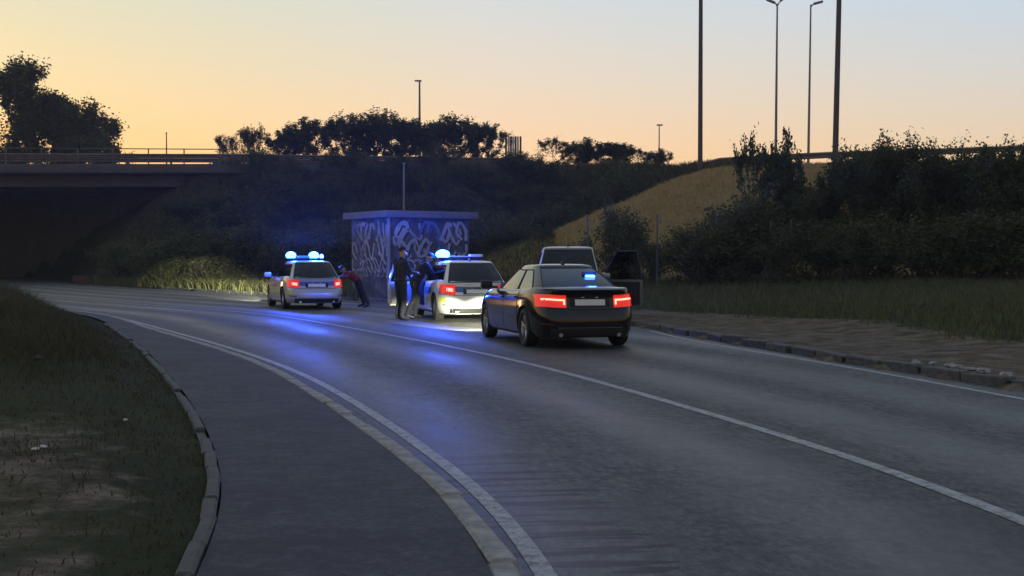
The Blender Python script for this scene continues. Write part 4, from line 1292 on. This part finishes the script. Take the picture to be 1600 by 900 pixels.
    patch('bumper_diffuser', lambda u, v: s.back(u, v, 0.010), np.linspace(0.66, -0.66, 13), [.02, .10, .19], M['cabin'], root)
    patch('bumper_trim', lambda u, v: s.back(u, v, 0.012), np.linspace(0.55, -0.55, 13), [.205, .222], M['chrome'], root)
    for yy in (0.50, -0.50):
        tube('exhaust_tip', [s.back(yy, 0.06, -0.15), s.back(yy, 0.06, 0.03)], 0.036, M['chrome'], root, 12)
    for sg in (1, -1):
        patch('reflector', lambda u, v: s.back(sg * u, v, 0.012), np.linspace(0.62, 0.80, 4), [.27, .30], M['tail_off'], root)
    # front
    for sg in (1, -1):
        us = np.linspace(0.45, s.b(.8) * 0.93, 7)
        patch('headlight', lambda u, v: s.front(sg * u, v, 0.010), us, np.linspace(.66, .86, 4), M['head'] if heads else M['bar_clear'], root)
    patch('grille', lambda u, v: s.front(u, v, 0.008), np.linspace(0.4, -0.4, 9), np.linspace(.35, .80, 4), M['cabin'], root)
    # shark-fin antenna and washer
    bm = bmesh.new(); add_box(bm, (s.gring(1)[1] + 0.18, 0, s.H + 0.02), (0.16, 0.035, 0.06), bevel=0.014)
    bm_obj('antenna', bm, M['cabin'], root, 40)
    # open doors
    for dd in open_doors:
        sg = 1 if dd == 'left' else -1
        ang = {'left': 52, 'right': 66}[dd] if kind != 'mpv' else {'left': 58, 'right': 68}[dd]
        hinge = Vector((dx0, sg * (s.W / 2 - 0.02), 0))
        zb_, zt_ = 0.30, s.gz + 0.03
        Ld = dx0 - dx1
        def slab(pts, t0, t1):
            bm = bmesh.new()
            a = [bm.verts.new((x_, t0, z_)) for x_, z_ in pts]; b = [bm.verts.new((x_, t1, z_)) for x_, z_ in pts]
            bm.faces.new(a); bm.faces.new(b[::-1])
            for k in range(len(pts)):
                bm.faces.new((a[k], b[k], b[(k + 1) % len(pts)], a[(k + 1) % len(pts)]))
            return bm
        low = [(0, zb_), (-Ld * 0.97, zb_ + 0.02), (-Ld, zb_ + 0.12), (-Ld, zt_), (0, zt_)]
        bm = slab(low, 0.0, sg * 0.05)
        bmesh.ops.bevel(bm, geom=bm.edges[:], offset=0.012, segments=2, affect='EDGES')
        do = bm_obj('open_door', bm, PAINT[paint], root, 35)
        do.location = hinge
        do.rotation_euler = (0, 0, -sg * R(ang) * -1 * -1)
        inner = [(-0.06, zb_ + 0.05), (-Ld * 0.95, zb_ + 0.06), (-Ld * 0.95, zt_ - 0.06), (-0.06, zt_ - 0.06)]
        bm_obj('inner_trim', slab(inner, -sg * 0.045, -sg * 0.004), M['cabin'] if paint != 'white' else PAINT['silver'], do)
        ht = s.H - 0.10
        fr = [Vector((-0.02, 0, zt_)), Vector((-0.50 if kind != 'mpv' else -0.45, -sg * 0.07, ht)), Vector((-Ld + 0.10, -sg * 0.09, ht)), Vector((-Ld + 0.015, 0, zt_))]
        bm_obj('window_frame', add_tube(bmesh.new(), fr, 0.026, 6), M['cabin'] if paint != 'white' else PAINT[paint], do, 40)
        pyd('window_glass', fr, [(0, 1, 2, 3)], M['glass'], do)
        box('handle', (-Ld + 0.15, sg * 0.065, zt_ - 0.12), (0.18, 0.03, 0.03), PAINT[paint], do, bevel=0.008)
    lamp_pts = []
    if roof_bar:
        zr = s.H + 0.055
        xb = -0.15
        bar = box('light_bar', (xb, 0, zr), (0.26, 1.16, 0.05), M['cabin'], root, bevel=0.02)
        for sg in (1, -1):
            box('foot', (xb, sg * 0.46, s.H - 0.01), (0.12, 0.06, 0.10), M['cabin'], bar)
        for y0, y1, mm, hh in roof_bar:
            bm = bmesh.new(); add_box(bm, (xb, (y0 + y1) / 2, zr + 0.027 + hh / 2), (0.25, abs(y1 - y0), hh), bevel=min(0.06, hh * 0.45))
            if mm.startswith('flash'):                       # domed beacon
                bm.free(); bm = bmesh.new()
                bmesh.ops.create_uvsphere(bm, u_segments=20, v_segments=12, radius=0.5, matrix=Matrix.Translation((xb, (y0 + y1) / 2, zr + 0.02 + hh * 0.45)) @ Matrix.Diagonal((0.27, abs(y1 - y0), hh * 1.35, 1)))
            bm_obj('lens', bm, M[mm], bar, 40)
            if mm.startswith('flash'):
                lamp_pts.append(((xb, (y0 + y1) / 2, zr + 0.027 + hh + 0.14), 1.0 if mm == 'flash' else 0.15))
    if flasher:
        bx = s.gring(0.55)[1] + 0.10
        fl = box('blue_flasher', (bx - 0.02, -0.30, s.gz + 0.27), (0.08, 0.17, 0.08), M['flash_small'], root, bevel=0.02)
        box('flasher_mount', (0.02 + bx, -0.30, s.gz + 0.34), (0.06, 0.24, 0.05), M['cabin'], fl)
        lamp_pts.append(((bx - 0.16, -0.30, s.gz + 0.20), 0.05))
    return s, root, lamp_pts
def lamp(parent, loc, energy, colr, radius=0.08, kind='POINT', rot=None, size=60, blend=0.6, name='beacon_light'):
    l = bpy.data.lights.new(name, kind)
    l.energy = energy; l.color = colr; l.shadow_soft_size = radius
    if kind == 'SPOT': l.spot_size = R(size); l.spot_blend = blend
    o = bpy.data.objects.new(name, l); link(o, parent); o.location = loc
    if rot is not None: o.rotation_euler = rot
    return o
BLUE = (0.02, 0.09, 1.0)
BEAM = (1.0, 0.97, 0.66)
def beams(s, root, energy, down=16.0, size=32):
    for sg in (1, -1):
        lamp(root, (s.L / 2 + 0.06, sg * 0.62, 0.66), energy, BEAM, 0.05, 'SPOT', (0, -math.pi / 2 + R(down), 0), size, 0.25, 'headlight_beam')
STRIPE = [('blue', (.60, .80)), ('yellow', (.36, .50))]
s1, car1, lp1 = make_car('hatch', 'silver', 496, 38.2, R(19.5), 'silver police car furthest from the camera with two blazing blue roof lights', lit='soft', stripes=STRIPE,
    roof_bar=[(0.58, 0.26, 'flash', 0.18), (0.22, -0.16, 'bar_dim', 0.06), (-0.14, -0.46, 'flash', 0.18), (-0.49, -0.60, 'flash_small', 0.11)], name='police_car', cat='police car', heads=True)
s2, car2, lp2 = make_car('hatch', 'white', 747, 30.4, R(14), 'white police car between the two officers and the black sedan, driver door open', lit='soft', stripes=STRIPE, open_doors=('left',),
    roof_bar=[(0.62, 0.26, 'flash', 0.17), (0.28, -0.22, 'bar_clear', 0.03), (-0.24, -0.58, 'bar_clear', 0.07)], name='police_car', cat='police car', heads=True)
s3, car3, lp3 = make_car('sedan', 'black', 924, 21.0, R(14.5), 'black sedan nearest the camera with bright red tail lights', lit='bright', flasher=True, name='black_sedan', heads=True)
s4, car4, lp4 = make_car('mpv', 'grey', 888, 29.2, R(-1.5), 'grey car with its right front door wide open, half hidden behind the black sedan', z=0.0, lit='off', open_doors=('right',), name='stopped_car')
for car, lp in ((car1, lp1), (car2, lp2), (car3, lp3)):
    for loc, k in lp:
        lamp(car, loc, 520 * k, BLUE, 0.09)
        if k > 0.1:                                       # the roof and the bar's housing shade what is below; most light goes up and out
            lamp(car, (loc[0], loc[1], loc[2] + 0.02), 1520 * k, BLUE, 0.09, 'SPOT', (math.pi, 0, 0), 176, 0.1)
beams(s1, car1, 30000, 3.6, 12); beams(s3, car3, 4800); beams(s2, car2, 120)
# ------------------------------------------------------------------ people
M['uniform'] = simple('uniform_cloth', (0.012, 0.016, 0.035), 0.85, var=0.3, scale=12, bstr=0.2)
M['trouser'] = simple('dark_trousers', (0.010, 0.012, 0.022), 0.9, var=0.3, scale=12, bstr=0.2)
M['skin'] = simple('skin', (0.36, 0.22, 0.16), 0.55, var=0.1)
M['boot'] = simple('boots', (0.008, 0.008, 0.009), 0.5, var=0.2)
M['hair'] = simple('hair', (0.02, 0.014, 0.01), 0.7, var=0.3, scale=30)
M['red_top'] = simple('red_jersey', (0.17, 0.02, 0.02), 0.85, var=0.2, scale=10)
def capsule(bm, p0, p1, r0, r1, n=12):
    add_tube(bm, [p0, p1], [r0, r1], n)
    for p, r_ in ((p0, r0), (p1, r1)):
        bmesh.ops.create_icosphere(bm, subdivisions=2, radius=r_, matrix=Matrix.Translation(p))
def person(loc, rz, J, label, top='uniform', cap=True, name='person', height=1.8):
    """J: joints in metres for a 1.8 m figure, x forward, y left, z up"""
    V_ = lambda k: Vector(J[k])
    prim = []                                                 # (p0, p1, r0, r1, material key)
    def cap_(a, b, r0, r1, m): prim.append((Vector(a), Vector(b), r0, r1, m))
    pel, chest, neck, head = V_('pelvis'), V_('chest'), V_('neck'), V_('head')
    up = (neck - pel).normalized()
    for sg, S_ in ((1, 'l'), (-1, 'r')):
        hip, knee, ank, toe = V_('hip_' + S_), V_('knee_' + S_), V_('ankle_' + S_), V_('toe_' + S_)
        cap_(hip, knee, 0.105, 0.076, 'trouser'); cap_(knee, ank + Vector((0, 0, 0.05)), 0.074, 0.06, 'trouser')
        cap_(ank, toe, 0.05, 0.04, 'boot'); cap_(ank + Vector((0, 0, 0.06)), ank, 0.052, 0.05, 'boot')
        sh, el, wr = V_('shoulder_' + S_), V_('elbow_' + S_), V_('wrist_' + S_)
        cap_(sh, el, 0.074, 0.058, top); cap_(el, wr, 0.05, 0.036, top)
        f = (wr - el).normalized()                             # hand: palm, four fingers, thumb
        side = f.cross(Vector((0, 0, 1)));  side = side.normalized() if side.length > 0.1 else Vector((0, 1, 0))
        dn = f.cross(side).normalized()
        if dn.z > 0: dn = -dn
        palm = wr + f * 0.075
        cap_(wr, palm, 0.027, 0.034, 'skin'); cap_(palm - side * 0.022, palm + side * 0.022, 0.02, 0.02, 'skin')
        for k, L_ in enumerate((0.062, 0.072, 0.068, 0.052)):
            b_ = palm + side * (0.03 - 0.02 * k) + f * 0.012
            m1 = b_ + f * L_ * 0.55 + dn * 0.008
            cap_(b_, m1, 0.010, 0.0095, 'skin'); cap_(m1, m1 + (f * 0.7 + dn * 0.7).normalized() * L_ * 0.5, 0.0095, 0.008, 'skin')
        tb = wr + f * 0.03 + side * 0.028 * sg
        cap_(tb, tb + (f * 0.6 + side * sg * 0.7).normalized() * 0.045, 0.012, 0.011, 'skin')
        cap_(chest + (sh - chest) * 0.3, sh, 0.10, 0.068, top)
        cap_(pel, hip, 0.12, 0.105, 'trouser')
    lat = Vector(J['shoulder_l']) - Vector(J['shoulder_r']); lat.normalize()
    for w in (-0.07, 0.07):
        cap_(pel + lat * w + up * 0.02, pel + lat * w + up * 0.22, 0.118, 0.118, top)
        cap_(pel + lat * w + up * 0.2, chest + lat * w * 1.25, 0.122, 0.135, top)
    cap_(chest, neck, 0.10, 0.06, top); cap_(neck, head - Vector((0, 0, 0.03)), 0.055, 0.055, 'skin')
    hd = Vector(J.get('look', (1, 0, 0))).normalized()
    hu = (head - neck).normalized()
    cap_(head - hd * 0.012, head + hu * 0.045 - hd * 0.012, 0.088, 0.092, 'skin')
    cap_(head + hd * 0.03 - hu * 0.07, head + hd * 0.045 - hu * 0.02, 0.05, 0.058, 'skin')
    cap_(head + hd * 0.09 + hu * 0.01, head + hd * 0.108 - hu * 0.025, 0.012, 0.016, 'skin')
    hs = hu.cross(hd).normalized()
    for sg in (1, -1):
        cap_(head + hs * sg * 0.088 - hu * 0.02, head + hs * sg * 0.092 + hu * 0.02, 0.018, 0.02, 'skin')
    bm = bmesh.new()
    for p0, p1, r0, r1, _ in prim: capsule(bm, p0, p1, r0, r1)
    o = bm_obj(name, bm, None)
    md = o.modifiers.new('r', 'REMESH'); md.mode = 'VOXEL'; md.voxel_size = 0.0095
    sm = o.modifiers.new('s', 'SMOOTH'); sm.iterations = 4; sm.factor = 0.5
    bpy.context.view_layer.update()
    me = bpy.data.meshes.new_from_object(o.evaluated_get(bpy.context.evaluated_depsgraph_get()))
    o.modifiers.clear(); o.data = me; me.shade_smooth()
    keys = [top, 'trouser', 'boot', 'skin']
    for k in keys: me.materials.append(M[k])
    C_ = np.empty(len(me.polygons) * 3); me.polygons.foreach_get('center', C_); C_ = C_.reshape(-1, 3)
    best = np.full(len(C_), 1e9); idx = np.zeros(len(C_), np.int32)
    for p0, p1, r0, r1, k in prim:
        d = np.array(p1 - p0); L2 = max(d @ d, 1e-9)
        t = np.clip(((C_ - np.array(p0)) @ d) / L2, 0, 1)
        dist = np.linalg.norm(C_ - (np.array(p0) + t[:, None] * d), axis=1) - (r0 + (r1 - r0) * t)
        u = dist < best
        best[u] = dist[u]; idx[u] = keys.index(k)
    me.polygons.foreach_set('material_index', idx)
    me.update()
    tag(o, label, 'person')
    # hair or cap shell
    bm = bmesh.new()
    bmesh.ops.create_uvsphere(bm, u_segments=20, v_segments=14, radius=0.101)
    bmesh.ops.delete(bm, geom=[v for v in bm.verts if v.co.z < -0.012 and v.co.x > -0.03 or v.co.z < -0.06], context='VERTS')
    rot = Matrix((hd - hu * hd.dot(hu), hs, hu)).transposed()
    if cap:
        add_box(bm, (0.10, 0, 0.0), (0.10, 0.14, 0.012), bevel=0.005)
    h = bm_obj('cap' if cap else 'hair', bm, M['uniform' if cap else 'hair'], o, 40)
    h.matrix_local = Matrix.Translation(head + hu * 0.04 - hd * 0.012) @ rot.to_4x4()
    if top == 'uniform':                                        # duty belt
        bm = bmesh.new()
        pts_ = [pel + up * 0.03 + lat * (math.cos(a) * 0.185) + up.cross(lat) * (math.sin(a) * 0.128) for a in np.linspace(0, 2 * math.pi, 21)]
        add_tube(bm, pts_, 0.022, 6)
        bl = bm_obj('belt', bm, M['boot'], o, 40)
        box('holster', pel - up * 0.08 - lat * 0.205, (0.10, 0.05, 0.18), M['boot'], bl, bevel=0.015)
    o.location = loc; o.rotation_euler = (0, 0, rz); o.scale = (height / 1.8,) * 3
    return o
STAND = dict(pelvis=(0, 0, 0.97), chest=(0.02, 0, 1.33), neck=(0.03, 0, 1.52), head=(0.06, 0, 1.67),
    hip_l=(0, 0.10, 0.93), hip_r=(0, -0.10, 0.93), knee_l=(0.05, 0.13, 0.50), knee_r=(0.02, -0.13, 0.50), ankle_l=(0.0, 0.15, 0.09), ankle_r=(-0.05, -0.15, 0.09),
    toe_l=(0.17, 0.18, 0.045), toe_r=(0.12, -0.18, 0.045), shoulder_l=(0.0, 0.20, 1.45), shoulder_r=(0.0, -0.20, 1.45),
    elbow_l=(0.04, 0.28, 1.17), elbow_r=(0.10, -0.27, 1.18), wrist_l=(0.26, 0.22, 1.06), wrist_r=(0.32, -0.20, 1.16), look=(1, -0.2, -0.25))
LEAN = dict(pelvis=(-0.05, 0, 0.95), chest=(0.14, 0, 1.28), neck=(0.27, 0, 1.43), head=(0.36, 0, 1.55),
    hip_l=(-0.05, 0.10, 0.91), hip_r=(-0.05, -0.10, 0.91), knee_l=(0.06, 0.13, 0.50), knee_r=(-0.10, -0.12, 0.50), ankle_l=(0.0, 0.15, 0.09), ankle_r=(-0.28, -0.14, 0.09),
    toe_l=(0.17, 0.17, 0.045), toe_r=(-0.11, -0.16, 0.045), shoulder_l=(0.20, 0.20, 1.38), shoulder_r=(0.20, -0.20, 1.38),
    elbow_l=(0.40, 0.26, 1.16), elbow_r=(0.36, -0.24, 1.14), wrist_l=(0.60, 0.18, 1.20), wrist_r=(0.58, -0.16, 1.14), look=(1, 0, -0.35))
SEARCH = dict(pelvis=(-0.30, 0, 0.89), chest=(-0.06, 0, 1.05), neck=(0.10, 0, 1.14), head=(0.20, 0, 1.24),
    hip_l=(-0.30, 0.11, 0.85), hip_r=(-0.30, -0.11, 0.85), knee_l=(-0.42, 0.24, 0.46), knee_r=(-0.46, -0.24, 0.46), ankle_l=(-0.56, 0.36, 0.09), ankle_r=(-0.58, -0.36, 0.09),
    toe_l=(-0.41, 0.40, 0.045), toe_r=(-0.43, -0.40, 0.045), shoulder_l=(0.0, 0.20, 1.10), shoulder_r=(0.0, -0.20, 1.10),
    elbow_l=(0.14, 0.30, 0.98), elbow_r=(0.14, -0.30, 0.98), wrist_l=(0.30, 0.28, 0.99), wrist_r=(0.30, -0.28, 0.99), look=(1, 0, -0.5))
p = at(626, 450, 31.2)
person((p.x, 31.2, 0), R(38), STAND, 'person in dark uniform standing nearest the open white door', height=1.80)
p = at(651, 450, 32.2)
person((p.x, 32.2, 0), R(20), LEAN, 'person in dark uniform leaning in towards the white police car', height=1.78)
# someone braced against the right flank of the far police car, legs spread
d1 = Vector((-math.sin(R(19.5)), math.cos(R(19.5)), 0)); r1 = Vector((d1.y, -d1.x, 0))
q = Vector(car1.location) + d1 * (-0.9) + r1 * (s1.W / 2 + 0.34)
person((q.x, q.y, 0), math.atan2(-r1.y, -r1.x), SEARCH, 'person in red top and dark trousers braced against the far police car', top='red_top', cap=False, height=1.74)

# ------------------------------------------------------------------ grass (uncountable)
def blades(name, X, Y, hgt, wid, mat, label, lean=0.45, seed=1, sink=0.02):
    g = np.random.default_rng(seed)
    n = len(X)
    Zg = H(X, Y) - sink
    a = g.uniform(0, 2 * math.pi, n)
    L = hgt * g.uniform(0.45, 1.25, n)
    dx, dy = np.cos(a) * wid / 2, np.sin(a) * wid / 2
    lx, ly = g.normal(0, lean, n) * L, g.normal(0, lean, n) * L
    base = np.stack([X, Y, Zg], 1)
    V = np.empty((n, 5, 3))
    V[:, 0] = base - np.stack([dx, dy, np.zeros(n)], 1)
    V[:, 1] = base + np.stack([dx, dy, np.zeros(n)], 1)
    mid = base + np.stack([lx * 0.3, ly * 0.3, L * 0.6], 1)
    V[:, 2] = mid + np.stack([dx, dy, np.zeros(n)], 1) * 0.75
    V[:, 3] = mid - np.stack([dx, dy, np.zeros(n)], 1) * 0.75
    V[:, 4] = base + np.stack([lx, ly, L * 0.95], 1)
    me = bpy.data.meshes.new(name)
    b = np.arange(n)[:, None] * 5
    quad = b + np.array([0, 1, 2, 3]); tri = b + np.array([3, 2, 4])
    loops = np.concatenate([quad, tri], 1).ravel()
    me.vertices.add(n * 5); me.vertices.foreach_set('co', V.astype(np.float32).ravel())
    me.loops.add(len(loops)); me.loops.foreach_set('vertex_index', loops.astype(np.int32))
    st = (np.arange(n)[:, None] * 7 + np.array([0, 4])).ravel()
    me.polygons.add(2 * n); me.polygons.foreach_set('loop_start', st.astype(np.int32))
    me.update(calc_edges=True)
    return tag(mesh_obj(name, me, mat), label, 'grass', kind='stuff')
def scatter(n, x0, x1, y0, y1, keep, seed):
    g = np.random.default_rng(seed)
    X = g.uniform(x0, x1, n); Y = g.uniform(y0, y1, n)
    S_, O_ = so(X, Y)
    k = keep(X, Y, S_, O_, g)
    return X[k], Y[k]
# left bank: tall dull grass, thinning to bare ground near the camera
def keep_left(X, Y, S_, O_, g):
    d = o_walk(S_) - O_
    dens = smooth01((Y - 6.0) / 6) * 0.8 + 0.20
    dens = dens * (0.35 + 0.65 * smooth01(0.5 + 0.6 * wob(X, Y, 0.9, 2.0)))
    dens = np.maximum(dens, 0.8 * np.exp(-((d - 0.25) / 0.25) ** 2))
    return (d > 0.10) & (g.random(len(X)) < dens)
X, Y = scatter(260000, -17, -1.2, 4.5, 34, keep_left, 21)
hh = 0.06 + 0.44 * smooth01((Y - 11) / 6) * smooth01((o_walk(so(X, Y)[0]) - so(X, Y)[1] - 0.2) / 2.2)
blades('grass', X, Y, hh, 0.010, M['grass_dull'], 'dull tall grass on the left bank beside the footpath', seed=3)
def keep_right(X, Y, S_, O_, g):
    d = O_ - o_rkerb(S_)
    lim = np.interp(Y, [10, 22, 28, 34, 60], [3.0, 3.6, 4.6, 2.6, 0.6]) + 0.5 * wob(X, Y, 0.7, 0.8)
    return (d > lim) & (g.random(len(X)) < 0.3 + 0.7 * smooth01((d - lim) / 2.0))
X, Y = scatter(150000, -16, 32, 14, 52, keep_right, 23)
blades('grass', X, Y, 0.26 + 0.16 * smooth01((Y - 36) / 8), 0.028, M['grass_green'], 'green grass strip between the dirt verge and the thicket', seed=5)
def keep_far(X, Y, S_, O_, g):
    return (O_ - o_rkerb(S_) > 0.35)
X, Y = scatter(70000, -34, 2, 48, 80, keep_far, 25)
blades('grass', X, Y, 0.5, 0.05, M['grass_green'], 'taller grass beyond the lay-by lit by the far police car', seed=7)
def keep_dry(X, Y, S_, O_, g):
    return O_ > 12
X, Y = scatter(110000, -3, 40, 52, 82, keep_dry, 27)
blades('dry_grass', X, Y, 0.30, 0.05, M['grass_straw'], 'pale dry grass covering the ramp slope', seed=9)
def keep_bank(X, Y, S_, O_, g): return O_ > 11
X, Y = scatter(50000, -26, 16, 78, 92, keep_bank, 29)
blades('bank_grass', X, Y, 0.5, 0.07, M['grass_dull'], 'rough dull grass on the dark embankment', seed=11)

# ------------------------------------------------------------------ litter and stones on the left bank
for k, (px, py, r_, lab) in enumerate(((60, 593, 0.045, 'grey flat stone highest up on the left bank'), (56, 712, 0.022, 'white scrap of litter, left one of the pair on the left bank'),
        (68, 706, 0.02, 'white scrap of litter, right one of the pair on the left bank'), (196, 651, 0.018, 'small white scrap nearest the footpath on the left bank'), (212, 616, 0.022, 'small grey stone beside the footpath on the left bank'))):
    q = ground(px, py, 0.16); z_ = hz(q.x, q.y)
    bm = bmesh.new(); bmesh.ops.create_icosphere(bm, subdivisions=2, radius=r_)
    for v in bm.verts: v.co = Vector((v.co.x * 1.3, v.co.y, v.co.z * 0.6)) * rnd.uniform(0.75, 1.2)
    o = bm_obj('stone' if 'stone' in lab else 'litter', bm, M['edging'] if 'stone' in lab else M['white'])
    o.location = (q.x, q.y, z_ + r_ * 0.5)
    tag(o, lab, 'stone' if 'stone' in lab else 'litter')
# far kerb block
q = ground(128, 439, 0.15)
rb = bm_obj('kerb_block', add_box(bmesh.new(), (0, 0, 0.22), (1.1, 0.4, 0.44), bevel=0.04), simple('dull_red', (0.10, 0.025, 0.02), 0.8), None, 35)
rb.location = (q.x, q.y, hz(q.x, q.y)); tag(rb, 'small dull red block by the far kerb near the underpass', 'block')

# ------------------------------------------------------------------ haze
HAZE = 0.0004  # added scattering volume, stands in for the bloom round the blue beacons
hzb = box('haze', (10, 165, 18), (620, 620, 39), None)
m = bpy.data.materials.new('haze'); m.use_nodes = True
nt = m.node_tree; nt.nodes.clear()
out = nt.nodes.new('ShaderNodeOutputMaterial'); pv = nt.nodes.new('ShaderNodeVolumePrincipled')
pv.inputs['Color'].default_value = (0.92, 0.95, 1.0, 1)
pv.inputs['Density'].default_value = HAZE
pv.inputs['Anisotropy'].default_value = 0.2
nt.links.new(pv.outputs[0], out.inputs['Volume'])
hzb.data.materials.append(m)
tag(hzb, kind='stuff')
hzb['label'] = 'thin haze added to give the blue lamps a halo'
